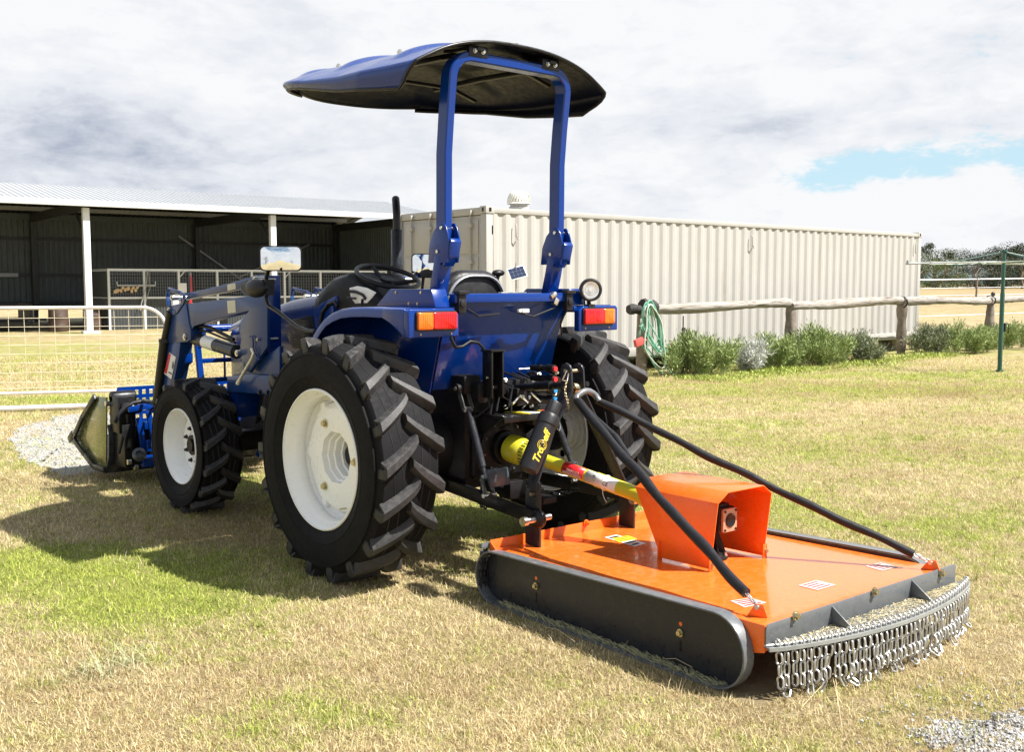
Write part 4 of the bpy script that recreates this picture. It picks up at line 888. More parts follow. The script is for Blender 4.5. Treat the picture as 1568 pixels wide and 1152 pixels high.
for side in (-1,1):
    w=wheel('front_wheel',side*.725,2.155,.470,side,FS,spin=.07); o=side; w.rotation_euler=(0,0,0); fx=.118
    m=MB(); pr=[(.266,fx+.008),(.270,fx+.002),(.265,fx-.004),(.256,fx-.010),(.250,fx-.028),(.240,fx-.05),(.228,fx-.075),(.224,fx-.13),(.222,fx-.16),(.240,-fx+.03),(.266,-fx)]
    m.lathe(pr+[(r-.005,h) for r,h in pr[::-1]]+[pr[0]],(0,0,0),(o,0,0),n=64); m.build('rim',WHITE,w,smooth=50)
    m=MB(); m.lathe([(.226,fx-.135),(.215,fx-.120),(.190,fx-.112),(.150,fx-.110),(.145,fx-.104),(.095,fx-.104),(.090,fx-.11),(.075,fx-.11),(.075,fx-.15)],(0,0,0),(o,0,0),n=56); m.build('wheel_disc',WHITE,w,smooth=40)
    m=MB()
    for k in range(8): a=2*PI*(k+.5)/8; p=Vector((o*(fx-.104),.122*math.cos(a),.122*math.sin(a))); m.cyl(p,p+Vector((o*.006,0,0)),.016,n=16); m.cyl(p+Vector((o*.006,0,0)),p+Vector((o*.022,0,0)),.011,n=6)
    m.build('wheel_bolts',DGREY,w,sep=True)
    m=MB(); m.cyl((o*(fx-.25),0,0),(o*(fx-.085),0,0),.072,n=28); m.cyl((o*(fx-.085),0,0),(o*(fx-.07),0,0),.045,n=24); m.build('hub',CASTB,w)
# ---- chassis
m=MB(); m.bb(-.17,.17,-.28,1.3,.50,.98); m.bb(-.24,.24,-.30,.30,.44,1.02); m.bb(-.16,.16,1.25,2.6,.45,.86); m.bb(-.20,.20,-.34,-.28,.5,.98); m.bb(-.2,.2,1.3,2.3,.62,1.05)
m.build('gearbox_housing',CASTB,tr,bevel=.02)
m=MB(); m.cyl((-.70,0,.662),(.70,0,.662),.105,n=28); m.cyl((-.42,0,.662),(-.24,0,.662),.16,.2,n=28); m.cyl((.24,0,.662),(.42,0,.662),.2,.16,n=28)
m.build('rear_axle',CASTB,tr)
m=MB(); m.bb(-.56,.56,2.08,2.23,.40,.54); m.bb(-.12,.12,1.95,2.36,.34,.6); m.cyl((-.58,2.155,.47),(-.66,2.155,.47),.1,n=20); m.cyl((.58,2.155,.47),(.66,2.155,.47),.1,n=20)
for s in(-1,1): m.cyl((s*.56,2.155,.34),(s*.56,2.155,.64),.05,n=16); m.tube([(s*.1,2.34,.5),(s*.55,2.30,.47)],.018,8)
m.build('front_axle',CASTB,tr,bevel=.008)
m=MB(); m.bb(-.30,.30,.35,1.15,1.0,1.03); m.bb(-.52,-.30,.5,1.05,.56,.60); m.bb(.30,.52,.5,1.05,.56,.60); m.bb(-.50,-.32,.55,1.25,.62,.92); m.bb(.30,.50,.55,1.25,.62,.92); m.bb(-.5,-.47,.5,.54,.58,1.0); m.bb(.47,.5,.5,.54,.58,1.0)
m.build('platform_and_tank',BLACK,tr,bevel=.012)
m=MB()
for i in range(10): z=.95-.03*(i%3); m.tube([(-.36,.9+.1*i,.95),(-.38,1.0+.1*i,.80-.02*i%3),(-.3,1.15+.08*i,.72)],.011,6)
m.tube([(-.47,.62,.52),(-.47,1.2,.50),(-.3,1.6,.62)],.012,6); m.cyl((-.24,1.62,.86),(-.24,1.62,1.1),.06,n=16); m.cyl((-.26,1.9,.62),(-.26,1.9,.78),.045,n=16)
m.build('engine_hoses',HOSE,tr)
# ---- bonnet
def hood_ring(y,w,zt,zb,rd): 
    P=[]; 
    for k in range(9): a=PI*k/8; P.append((-w+rd-rd*math.cos(a) if a<=PI/2 else w-rd-rd*math.cos(a),y,zt-rd+rd*math.sin(a)*1.0 ))
    return [(w*-1,y,zb)]+[(px_,yy,zz) for px_,yy,zz in P]+[(w,y,zb)]
m=MB(); m.loft([hood_ring(.98,.30,1.560,1.10,.10),hood_ring(1.15,.30,1.550,1.08,.10),hood_ring(1.6,.295,1.505,1.06,.10),hood_ring(2.05,.285,1.425,1.06,.10),hood_ring(2.40,.265,1.325,1.10,.10),hood_ring(2.54,.255,1.290,1.10,.09),hood_ring(2.62,.225,1.235,1.12,.06)])
m.build('bonnet',BLUE,tr,bevel=.004,smooth=40)
m=MB(); m.loft([hood_ring(1.1,.285,1.2,.84,.04),hood_ring(2.1,.275,1.2,.82,.04),hood_ring(2.5,.25,1.14,.80,.04),hood_ring(2.60,.22,1.10,.80,.03)]); m.build('lower_side_panel',GREY,tr,bevel=.006)
m=MB()
for s in (-1,1):
    x=s*.3015; m.prism([(x,1.24,1.40),(x,1.52,1.365),(x,1.60,1.27),(x,1.50,1.17),(x,1.28,1.18),(x,1.20,1.28)],(s*.004,0,0))
m.build('bonnet_vent',DGREY,tr,bevel=.004,sep=True)
m=MB()
for s in(-1,1):
    for k in range(9): x=s*.306; m.box((x,1.40,1.20+.02*k),(.004,.26-.008*abs(k-4),.006))
m.build('vent_louvres',BLACK,tr,sep=True)
m=MB()
for s in (-1,1): m.prism([T.X(*q,-.272) if s<0 else Vector((.272,)+tuple(T.X(*q,-.272))[1:]) for q in ((351,504),(358,497),(372,489),(381,480),(378,492),(368,500),(353,508))],(s*.012,0,0))
m.build('headlight',LAMPG,tr,bevel=.003,sep=True)
m=MB(); m.bb(-.19,.19,2.60,2.625,.84,1.12)
for k in range(8): m.bb(-.18,.18,2.625,2.632,.86+.032*k,.872+.032*k)
m.build('grille',BLACK,tr,bevel=.004)
# ---- front guard
m=MB()
for s in (-1,1): m.tube([(s*.40,2.66,.55),(s*.40,2.74,.80),(s*.42,2.76,1.16),(s*.36,2.76,1.20)],.02,sq=(.04,.045))
for z in (1.14,1.02,.87): m.tube([(-.42,2.75,z),(.42,2.75,z)],.02,sq=(.035,.035))
for x in (-.2,0,.2): m.tube([(x,2.755,.87),(x,2.755,1.14)],.01,6)
m.build('grille_guard',BLUE,tr,bevel=.005)
# ---- dash, steering, seat
m=MB(); m.loft([hood_ring(.62,.16,1.50,1.05,.06),hood_ring(.80,.21,1.62,1.05,.08),hood_ring(.93,.25,1.685,1.05,.09),hood_ring(1.08,.29,1.66,1.05,.12),hood_ring(1.22,.30,1.575,1.05,.12)]); m.build('dashboard',BLACKP,tr,bevel=.006,smooth=45)
m=MB(); m.box((-.02,.88,1.600),(.30,.16,.012),rot(38,0,0)); m.build('instrument_panel',LGREY,tr,bevel=.01)
m=MB(); m.prism([T.X(*q,-.306) for q in ((536,441),(548,438),(563,441),(577,448),(570,457),(563,464),(545,465),(538,456))],(-.006,0,0)); m.build('dash_reflection_patch',mat('white_reflection_patch',(.75,.75,.74),.2,coat=.5,var=.1),tr,bevel=.004)  # white plate stands in for the bright reflection off a chrome instrument
m=MB(); m.tube([T.X(*q,-.316) for q in ((536,446),(545,447),(556,452),(560,458))],.010,8); m.tube([T.X(*q,-.316) for q in ((531,456),(545,457))],.007,6); m.tube([T.X(*q,-.318) for q in ((555,458),(554,468))],.008,6); m.build('dash_lever',BLACKP,tr,smooth=50)
m=MB(); m.tube([T.X(*q,-.31) for q in ((490,498),(494,478),(503,466),(512,463),(517,470))],.012,8); m.build('fender_grab_tube',BLACK,tr,smooth=60)
Wc=T.X(594,424,0); ax=Vector((0,-.36,.93)).normalized(); d,a,b=basis(ax)
sw=part('steering_wheel'); 
m=MB(); m.tube([Wc+(a*math.cos(q)+b*math.sin(q))*.205 for q in [2*PI*k/48 for k in range(48)]],.0155,12,closed=True); m.build('wheel_rim',BLACKP,sw,smooth=60)
m=MB()
for q in (R_(90),R_(200),R_(340)): e=(a*math.cos(q)+b*math.sin(q)); m.tube([Wc-ax*.045+e*.03,Wc-ax*.02+e*.12,Wc+e*.2],[.016,.014,.012],8)
m.cyl(Wc-ax*.07,Wc-ax*.01,.052,.045,n=28); m.cyl(Wc-ax*.35,Wc-ax*.06,.03,n=16); m.build('wheel_spokes',BLACKP,sw,smooth=50)
m=MB(); m.tube([Wc-ax*.10+a*.05,Wc-ax*.09+a*.21],.007,8); m.ell(Wc-ax*.09+a*.23,(.022,.014,.014)); m.tube([Wc-ax*.10-a*.05,Wc-ax*.09-a*.18],.007,8)
m.build('control_lever',BLACKP,tr)
st=part('seat')
def rr_ring(cx,cy,cz,w,h,rx,n=8,tilt=0,rd=.06):
    P=[]
    for qx,qz,a0 in ((1,1,0),(-1,1,90),(-1,-1,180),(1,-1,270)):
        for k in range(n+1):
            q=R_(a0+90*k/n); x=qx*(w/2-rd)+rd*math.cos(q); z=qz*(h/2-rd)+rd*math.sin(q); P.append((cx+x,cy+z*math.sin(tilt),cz+z*math.cos(tilt)))
    return P
m=MB(); t=-.12; R0=[(0,.44,.42),(.02,.47,.46),(.06,.49,.48),(.10,.47,.46),(.13,.38,.38)]
m.loft([rr_ring(0,-.10+dy,1.45,w,h,0,8,t,.17) for dy,w,h in R0]); m.build('backrest',BLACKP,st,smooth=60)
m=MB(); m.tube([Vector(p)+Vector((0,-.008,0)) for p in rr_ring(0,-.10,1.45,.43,.41,0,8,t,.17)],.010,6,closed=True); m.build('backrest_piping',LGREY,st,smooth=60)
m=MB(); m.loft([rr_ring(0,.05,1.28,.40,.08,0,6,0,.035),rr_ring(0,.08,1.28,.46,.12,0,6,0,.05),rr_ring(0,.40,1.28,.46,.12,0,6,0,.05),rr_ring(0,.46,1.27,.40,.07,0,6,0,.03)]); m.bb(-.18,.18,.0,.4,1.03,1.22); m.build('seat_cushion',BLACKP,st,smooth=50)
m=MB(); m.box((.01,-.118,1.50),(.045,.003,.006)); m.box((.013,-.118,1.515),(.022,.003,.012),rot(0,-25,0)); m.build('seat_emblem',LGREY,st)
m=MB(); m.tube([(.17,-.08,1.60),(.20,-.08,1.66)],.012,8); m.ell((.19,-.09,1.672),(.045,.03,.020)); m.build('armrest_knob',BLACKP,st,smooth=60)
# ---- exhaust
m=MB(); ex,ey=.33,1.16
m.tube([(ex,ey,1.3),(ex,ey,2.0),(ex,ey,2.10),(ex+.01,ey+.02,2.165),(ex+.035,ey+.06,2.20)],.027,16); m.build('exhaust_pipe',BLACK,tr,smooth=60)
m=MB(); m.lathe([(.040,1.4),(.040,1.98),(.036,1.985),(.036,1.4)],(ex,ey,0),n=24); m.cyl((ex,ey,1.70),(ex,ey,1.74),.046,n=24); m.build('exhaust_shield',DGREY,tr,smooth=50)
# ---- fenders
for s in (-1,1):
    fe=part('fender')
    xo,xi=s*.776,s*.44; prof=[]
    for k in range(9): 
        a=R_(8+ 62*k/8); prof.append((.66*math.cos(a)*.96-.05+.0,.66+.82*math.sin(a)))
    prof=[(.62,.92),(.60,1.05),(.55,1.17),(.49,1.26),(.437,1.317),(.375,1.372),(.312,1.415),(.23,1.445),(.137,1.468),(.03,1.478),(-.10,1.482),(-.47,1.48)]
    N_=len(prof); nrm=[]
    for i in range(N_):
        p=Vector(prof[max(i-1,0)]); q=Vector(prof[min(i+1,N_-1)]); t_=(q-p).normalized(); nn=Vector((t_.y,-t_.x)); nn=nn if nn.y>0 or nn.x>0 else -nn; nrm.append(nn)
    def off(dep,x): return [Vector((x,prof[i][0]-nrm[i].x*dep,prof[i][1]-nrm[i].y*dep)) for i in range(N_)]
    m=MB(); L0=[off(0,xi),off(0,xo-s*.018),off(.006,xo-s*.006),off(.020,xo),off(.052,xo),off(.054,xo-s*.004),off(.022,xo-s*.006),off(.006,xo-s*.024),off(.004,xi)]
    m.loft([ [r[i] for r in L0] for i in range(N_)])
    m.build('fender_top',BLUE,fe,smooth=45)
    m=MB(); y0=.62
    P=[(xi,.62,.92),(xi,.55,1.17),(xi,.437,1.317),(xi,.312,1.415),(xi,.137,1.466),(xi,-.43,1.478),(xi,-.34,1.31),(xi,-.285,1.13),(xi,-.25,1.0),(xi,-.1,.98),(xi,.4,.95)]
    m.prism(P,(s*.008,0,0)); m.build('fender_inner_wall',BLUE,fe,bevel=.002)
    # tail lamp housing
    m=MB(); yb=-.517; x0,x1=s*.448,s*.776
    F=[(x0,yb,1.328),(x1,yb,1.328),(x1,yb,1.462),(x1-s*.014,yb,1.476),(x0+s*.035,yb,1.476),(x0,yb,1.448)]
    m.prism(F,(0,.045,0)); m.prism([(x1+s*.002,yb+.040,1.332),(x1+s*.002,yb+.040,1.476),(x1+s*.002,-.28,1.478),(x1+s*.002,-.28,1.425),(x1+s*.002,-.36,1.395)],(-s*.04,0,0)); m.bb(min(x0,x1),max(x0,x1)-0.001,yb+.045,-.44,1.44,1.474)
    m.build('lamp_housing',BLUE,fe,bevel=.007,seg=3)
    la=part('tail_light',fe); y=yb-.002; lx0,lx1=s*.478,s*.728; zc=1.414
    def rrp(x0,x1,z0,z1,y,r=.012):
        a,b=min(x0,x1),max(x0,x1); P=[]
        for cx,cz,a0 in ((b-r,z1-r,0),(a+r,z1-r,90),(a+r,z0+r,180),(b-r,z0+r,270)):
            for k in range(5): q=R_(a0+90*k/4); P.append((cx+r*math.cos(q),y,cz+r*math.sin(q)))
        return P
    m=MB(); m.prism(rrp(lx0-s*.007,lx1+s*.007,zc-.052,zc+.052,y),(0,-.008,0)); m.build('lamp_surround',BLACKP,la,bevel=.002)
    mid=lx1-s*.095
    m=MB(); m.loft([rrp(lx0,mid,zc-.045,zc+.045,y-.008,.010),rrp(lx0,mid,zc-.044,zc+.044,y-.022,.010),rrp(lx0+s*.006,mid-s*.003,zc-.038,zc+.038,y-.027,.008)])
    for k in range(9): m.bb(min(lx0+s*(.012+.012*k),lx0+s*(.014+.012*k)),max(lx0+s*(.012+.012*k),lx0+s*(.014+.012*k)),y-.0285,y-.026,zc-.034,zc+.034)
    m.build('red_lens',REDL,la,smooth=40)
    m=MB(); m.loft([rrp(mid+s*.002,lx1,zc-.045,zc+.045,y-.008,.010),rrp(mid+s*.002,lx1,zc-.044,zc+.044,y-.022,.010),rrp(mid+s*.006,lx1-s*.006,zc-.038,zc+.038,y-.027,.008)])
    for k in range(5): m.bb(min(mid+s*(.012+.014*k),mid+s*(.014+.014*k)),max(mid+s*(.012+.014*k),mid+s*(.014+.014*k)),y-.0285,y-.026,zc-.034,zc+.034)
    m.build('amber_lens',ORGL,la,smooth=40)
    m=MB(); 
    for xx in (s*.50,s*.70): m.bolt((xx,yb,1.345),(0,-1,0),.004,.004)
    m.bolt((xi+s*.05,-.40,1.484),(0,0,1),.010,.01); m.bolt((xi+s*.05,.0,1.484),(0,0,1),.010,.01)
    m.build('fender_bolts',BRASS,fe,sep=True)
    # stiffener between fender and roll bar
    m=MB(); xp=s*.56; m.prism([(xp,.10,1.482),(xp,-.04,1.578),(xp,-.42,1.578),(xp,-.46,1.482)],(-s*.10,0,0)); 
    m.build('roll_bar_bracket',BLUE,fe,bevel=.004)
    m=MB()
    for yy,zz in ((-.10,1.56),(-.22,1.50),(-.30,1.50),(-.33,1.56)): m.bolt((xp,yy,zz),(s,0,0),.006,.005)
    m.build('bracket_bolts',BRASS,fe,sep=True)
# ---- rear panel
m=MB(); m.prism([(-.436,-.425,1.53),(.436,-.425,1.53),(.436,-.26,1.02),(-.436,-.26,1.02)],(0,.01,.003)); m.build('rear_panel',BLUE,tr,bevel=.002)
m=MB(); m.bb(-.44,.44,-.475,-.425,1.505,1.553); m.bb(-.44,.44,-.425,-.30,1.545,1.553); m.build('rear_panel_rail',BLUE,tr,bevel=.006)
m=MB(); m.box((.03,-.4,1.557),(.19,.03,.006)); m.build('rail_handle',STEEL,tr,bevel=.002)
m=MB()
for s,x in ((-1,-.40),(1,.40)): m.box((x,-.47,1.50),(.05,.04,.10)); m.box((x-.0,-.48,1.56),(.07,.05,.02)); m.cyl((x,-.5,1.5),(x,-.46,1.5),.02,n=12); m.tube([(x,-.47,1.46),(x-.03,-.44,1.38),(x-.0,-.42,1.30)],.006,6)
m.tube([(.30,-.47,1.47),(.15,-.445,1.42),(.05,-.45,1.44)],.006,6); m.tube([(-.35,-.47,1.47),(-.25,-.44,1.43),(-.1,-.44,1.44)],.006,6)
m.build('panel_latches',BLACKP,tr,bevel=.003,sep=True)
m=MB(); p=T.Y(803,476,-.47); m.box(p,(.05,.03,.022)); m.box(p-Vector((.035,0,0)),(.025,.02,.016)); m.build('white_plug',STKW,tr,bevel=.003)
m=MB(); m.cyl(T.Y(843,455,-.47),T.Y(843,455,-.47)+Vector((.03,-.01,.02)),.018,n=12); m.box(T.Y(850,462,-.47),(.03,.03,.04),rot(0,30,0)); m.build('panel_clip',STEEL,tr,bevel=.003,sep=True)
m=MB(); H=[(690,508),(691,520),(698,532),(708,531),(720,523),(732,525),(740,533),(744,545)]
m.tube([T.Y(a_,b_,-.44) for a_,b_ in H],.009,8); m.build('wiring_loom',HOSE,tr,smooth=60)
# ---- work light
wl=part('work_light'); Lc=T.Y(903,444,-.50); fd=(Vector(CAM.tolist())-Lc); fd.z=0; fd.normalize(); fd=(fd*.92+Vector((.55,-.35,.05))*.35).normalized()
m=MB(); m.lathe([(.050,.030),(.058,.034),(.068,.030),(.069,.012),(.060,-.02),(.040,-.05),(.015,-.06)],Lc,fd,n=32); m.tube([Lc-fd*.02,Lc-Vector((0,0,.075))-fd*.02,Lc-Vector((0,0,.10))],.012,8); m.box(Lc-Vector((0,0,.095)),(.05,.04,.02)); m.build('lamp_body',BLACKP,wl,smooth=45)
m=MB(); m.lathe([(.001,.030),(.012,.030),(.013,.024),(.03,.026),(.031,.022),(.045,.028),(.052,.028),(.052,.02),(.001,.015)],Lc,fd,n=32)
for k in range(9): q=-.042+.0105*k; hh=math.sqrt(max(0,.046**2-q*q)); d_,a_,b_=basis(fd,(0,0,1)); m.tube([Lc+fd*.0285+a_*q-b_*hh,Lc+fd*.0295+a_*q,Lc+fd*.0285+a_*q+b_*hh],.0015,4)
m.build('lamp_glass',LAMPG,wl,smooth=50)
m=MB(); m.tube([Lc-fd*.05,Lc-fd*.07-Vector((.02,0,.03)),Lc-Vector((.04,0,.10))],.004,6); m.build('lamp_cable',HOSE,wl)
# ---- roll bar
rb=part('roll_bar')
def sq_path(pts,w,h): return pts
for s in (-1,1):
    m=MB(); lo=[(s*.418,-.28,1.50),(s*.418,-.325,1.66),(s*.418,-.35,1.76)]
    m.tube(lo,.03,sq=(.058,.085)); m.build('lower_post',BLUE,rb,bevel=.006)
    m=MB()
    for xx in (s*.454,s*.382):
        m.prism([(xx-.005,-.424,1.907),(xx-.005,-.400,1.933),(xx-.005,-.360,1.933),(xx-.005,-.308,1.888),(xx-.005,-.272,1.818),(xx-.005,-.259,1.72),(xx-.005,-.43,1.72),(xx-.005,-.446,1.838)],(.010,0,0))
    m.prism([(s*.418-.034,-.448,1.85),(s*.418-.034,-.462,1.83),(s*.418-.034,-.44,1.75),(s*.418-.034,-.39,1.70),(s*.418-.034,-.375,1.71),(s*.418-.034,-.415,1.84)],(.068,0,0))
    m.build('folding_hinge',BLUE,rb,bevel=.003)
    m=MB(); 
    for yy,zz in ((-.386,1.905),(-.35,1.78)): m.cyl((s*.418-.05,yy,zz),(s*.418+.05,yy,zz),.010,n=12)
    m.build('hinge_pin',STEEL,rb,sep=True)
# upper hoop: one bent square tube
R2=.115; hx=.418; zt=2.815; pts=[]
def lean(z): return -.352-.012*(z-1.76)-.055*max(0,z-2.35)/.46
for z in (1.74,2.0,2.3,2.5,zt-R2): pts.append((-hx,lean(z),z))
for k in range(1,8): a=PI/2*k/8; pts.append((-hx+R2-R2*math.cos(a),lean(zt-R2+R2*math.sin(a)),zt-R2+R2*math.sin(a)))
for k in range(5): x=-hx+R2+(2*(hx-R2))*k/4; pts.append((x,lean(zt),zt))
up=pts+[(-p[0],p[1],p[2]) for p in pts[::-1][5:]]
m=MB(); rings=[]
for i,p in enumerate(up):
    q0=Vector(up[max(i-1,0)]); q1=Vector(up[min(i+1,len(up)-1)]); t_=(q1-q0).normalized(); yv=(Vector((0,1,0))-t_*t_.y).normalized(); nv=t_.cross(yv); p=Vector(p)
    w,h=.027,.042; ch=.007; rings.append([p+nv*a_+yv*b_ for a_,b_ in ((-w,-h+ch),(-w+ch,-h),(w-ch,-h),(w,-h+ch),(w,h-ch),(w-ch,h),(-w+ch,h),(-w,h-ch))])
m.loft(rings); m.build('upper_hoop',BLUE,rb,smooth=25)
m=MB()
for s in (-1,1):
    m.box((s*.265,lean(2.8)-.038,2.845),(.13,.02,.06)); m.box((s*.265,lean(2.8)+.02,2.862),(.12,.12,.02)); m.box((s*.265,lean(2.8)+.08,2.87),(.05,.3,.02),rot(6,0,0))
m.build('canopy_bracket',BLACK,rb,bevel=.004,sep=True)
m=MB()
for s in (-1,1):
    for dx in (-.028,.028): m.bolt((s*.265+dx,lean(2.8)-.048,2.845),(0,-1,0),.010,.014)
m.build('bracket_bolts',STEEL,rb,sep=True)
# ---- canopy
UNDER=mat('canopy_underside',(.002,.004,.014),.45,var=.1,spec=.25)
ca=part('canopy'); NU,NV=60,60; V=[];Fc=[]; yr,yf=-.50,1.29
def can(t,v):
    y=yr+(yf-yr)*v; fr=max(0,(v-.66)/.34)
    W_=(.69+.045*min(1,v*4))*(1-.02*v)*(1-fr**2.6*.36); a=abs(t); sg=1 if t>=0 else -1
    zc=float(np.interp(y,[-.5,-.1,.34,.7,1.0,1.14,1.22,1.29],[2.898,2.920,2.938,2.946,2.935,2.912,2.875,2.818]))
    ze=float(np.interp(y,[-.5,-.28,.2,.7,1.0,1.29],[2.625,2.640,2.682,2.755,2.785,2.795])); cu=.112*(1-min(1,v*1.6)**1.2*.6)*(1-.35*v); ze=min(ze,zc-.012)
    if a<=.84: s_=math.sin(a/.84*PI/2); x=W_*s_; z=zc-max(0,zc-ze-cu)*s_**2.5; au=s_; q=0
    else: q=(a-.84)/.16; au=1; x=W_+.016*math.sin(PI*min(1,q*1.25))*(1-.5*v)-.018*q**1.7; z=ze+cu*(1-q)
    yy=y+.17*q**1.4*(1-v)**3+.02*au**6*(1-v)-.20*au**2.4*v**3
    inn=max(0,1-(au/.86)**10)*min(1,max(0,(1.2-y)/.2))
    for c_,w_ in ((.17,.030),(.49,.030),(.79,.030)): z+=.022*inn*math.exp(-((v-c_)/w_)**4)
    z+=.006*inn
    return (sg*x,yy,z)
for j in range(NV+1):
    for i in range(NU+1):
        t_=-1+2*i/NU; V.append(can(t_,j/NV))
for j in range(NV):
    for i in range(NU): a_=j*(NU+1)+i; Fc.append((a_,a_+1,a_+NU+2,a_+NU+1))
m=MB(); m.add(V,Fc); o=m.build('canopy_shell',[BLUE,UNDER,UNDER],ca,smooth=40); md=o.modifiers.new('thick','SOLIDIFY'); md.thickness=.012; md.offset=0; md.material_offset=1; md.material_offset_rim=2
for pz in o.data.polygons: pz.use_smooth=True
if sum(p_.normal.z*p_.area for p_ in o.data.polygons)<0: o.data.flip_normals()
edge=[Vector(V[i]) for i in range(NU+1)]+[Vector(V[j*(NU+1)+NU]) for j in range(1,NV+1)]+[Vector(V[NV*(NU+1)+i]) for i in range(NU-1,-1,-1)]+[Vector(V[j*(NU+1)]) for j in range(NV-1,0,-1)]
m=MB(); m.tube(edge,.0095,8,closed=True); m.build('canopy_edge_trim',BLACK,ca,smooth=60)
m=MB()
for s in (-1,1): m.tube([(s*.30,-.3,2.845),(s*.30,.2,2.865),(s*.28,.65,2.86)],.015,sq=(.03,.03))
for y in (-.2,.5): m.tube([(-.5,y,2.79),(-.3,y,2.85),(.3,y,2.85),(.5,y,2.79)],.01,sq=(.025,.02))
m.build('canopy_frame',BLACK,ca,bevel=.003)
m=MB(); p=can(0.02,.03); m.box((.10,-.33,2.862),(.30,.11,.012),rot(14,-3,0)); m.build('frame_cross_plate',LGREY,ca,bevel=.003)
m=MB()
for u_,v_ in ((-.33,.30),(.33,.30),(-.3,.70),(.3,.70),(.03,.04)): p=Vector(can(u_,v_)); m.cyl(p,p+Vector((0,0,.02)),.016,n=16); m.cyl(p+Vector((0,0,.02)),p+Vector((0,0,.03)),.010,n=6)
m.build('canopy_bolts',STEEL,ca,sep=True)
# ---------------------------------------------------------------- loader
XL=-.62
def both(mb,vec_flip=True):
    """the loader is the same on either side of the bonnet"""
    n=MB(); n.v=[(-p[0],p[1],p[2]) for p in mb.v]; n.f=[f[::-1] for f in mb.f]; n.m=list(mb.m); return n
def pp(pts,x): return [T.X(a,b,x) for a,b in pts]
arm=[(271,467),(300,463.5),(361,456),(404,450),(409,468),(409,531),(390,559),(382,571),(374,567),(371,556),(369,545),(367,532),(369,519),(365,504),(369,491),(381,476),(330,489),(296,500),(293,506)]
knee=[(257,489),(261,469),(271,465.5),(285,466),(289,496),(292,506),(292,520),(286,524),(258,525),(256,515)]
low=[(257,524),(276,524),(274,545),(268,575),(262,600),(257,640),(238,640),(245,600),(251,560)]
link=[(275,451),(310,444),(350,434),(394,421),(399,425),(398,433),(350,446),(277,460)]
for s in (-1,1):
    fl=(lambda q:q) if s<0 else both
    la=part('loader_arm')
    m=MB(); m.prism(pp(arm,XL),(.025,0,0)); m.prism(pp([(271,467),(300,463.5),(361,456),(400,451),(400,466),(381,476),(330,489),(296,500),(286,500)],XL+.024),(.085,0,0)); fl(m).build('upper_arm',BLUE2,la,bevel=.005)
    m=MB(); m.prism(pp(knee,XL-.008),(.12,0,0)); fl(m).build('knee_plate',BLUE2,la,bevel=.004)
    m=MB(); m.prism(pp(low,XL),(.10,0,0)); fl(m).build('lower_arm',BLUE2,la,bevel=.006)
    m=MB(); m.prism(pp([(275,540),(284,541),(284,556),(277,561),(272,556)],XL+.05),(.06,0,0)); fl(m).build('valve_block',BLUE,la,bevel=.005)
    m=MB(); m.prism(pp(link,XL+.02),(.05,0,0)); fl(m).build('levelling_link',BLUE2,la,bevel=.004)
    m=MB()
    for dx in (0,.09):
        tri=pp([(258,443),(277,449),(284,455),(279,466),(270,478),(262,480),(258,468),(257,455)],XL-.01+dx); 
        for i in range(len(tri)): m.tube([tri[i],tri[(i+1)%len(tri)]],.008,sq=(.012,.03))
        a_,b_=pp([(264,452),(268,462)],XL-.01+dx)
    fl(m).build('bell_crank',BLUE2,la,bevel=.003)
    m=MB()
    for q,r in (((266,456),.020),((283,455),.014),((262,474),.016),((286,516),.024),((366,541),.022),((393,428),.02),((398,520),.01)): p=T.X(*q,XL); m.cyl(p-Vector((.02,0,0)),p+Vector((.13,0,0)),r,n=16); m.cyl(p-Vector((.026,0,0)),p-Vector((.02,0,0)),r*.6,n=6)
    fl(m).build('pivot_pin',STEEL,la,sep=True)
    m=MB(); a_=T.X(290,515.5,XL+.06); b_=T.X(360,538,XL+.06); m.cyl(a_,b_,.047,n=24); m.cyl(a_-(b_-a_)*.04,a_,.03,n=16); m.cyl(b_,b_+(b_-a_)*.04,.050,n=24)
    fl(m).build('lift_cylinder',DGREY,la,smooth=40)
    m=MB(); m.cyl(b_,T.X(384,545,XL+.06),.022,n=16); fl(m).build('lift_rod',CHROME,la)
    m=MB(); m.tube([T.X(*q,XL+.05) for q in ((304,501),(312,500),(325,503),(340,511),(352,517),(358,520))],.013,10); m.tube([T.X(*q,XL+.05) for q in ((303,506),(318,508),(342,518),(360,525))],.009,8)
    fl(m).build('lift_hose',HOSE,la,smooth=60)
    m=MB(); a_=T.X(263,478,XL-.0); b_=T.X(254,523,XL-.0); c_=T.X(243,617,XL-.0); d_=T.X(240,640,XL); m.cyl(b_,c_,.048,n=24); m.cyl(a_,b_,.038,n=20); m.cyl(b_+Vector((0,0,-.01)),b_+Vector((0,0,.02)),.054,n=24); m.cyl(c_,c_+(c_-b_)*.03,.054,n=24)
    fl(m).build('bucket_cylinder',BLACK,la,smooth=40)
    m=MB(); m.cyl(c_,d_+Vector((0,.02,-.08)),.018,n=16); fl(m).build('bucket_rod',CHROME,la)
    # tower
    to=part('loader_tower')
    m=MB(); P=T.X(418,421,-.51); y0=P.y
    m.bb(-.56,-.455,y0-.0,y0+.13,.93,1.665); fl(m).build('tower_post',BLUE,to,bevel=.006)
    m=MB(); m.prism(pp([(391,556),(428,530),(428,577),(382,575),(376,572)],-.575),(.03,0,0)); fl(m).build('tower_gusset',BLUE2,to,bevel=.004)
    m=MB(); m.prism(pp([(347,577),(382,573),(428,576),(425,603),(420,606),(348,600)],-.60),(.28,0,0)); fl(m).build('mounting_bracket',BLUE2,to,bevel=.008)
    m=MB(); m.prism(pp([(349,600),(362,600),(361,640),(350,640)],-.55),(.2,0,0)); fl(m).build('mounting_leg',BLUE,to,bevel=.006)
    m=MB()
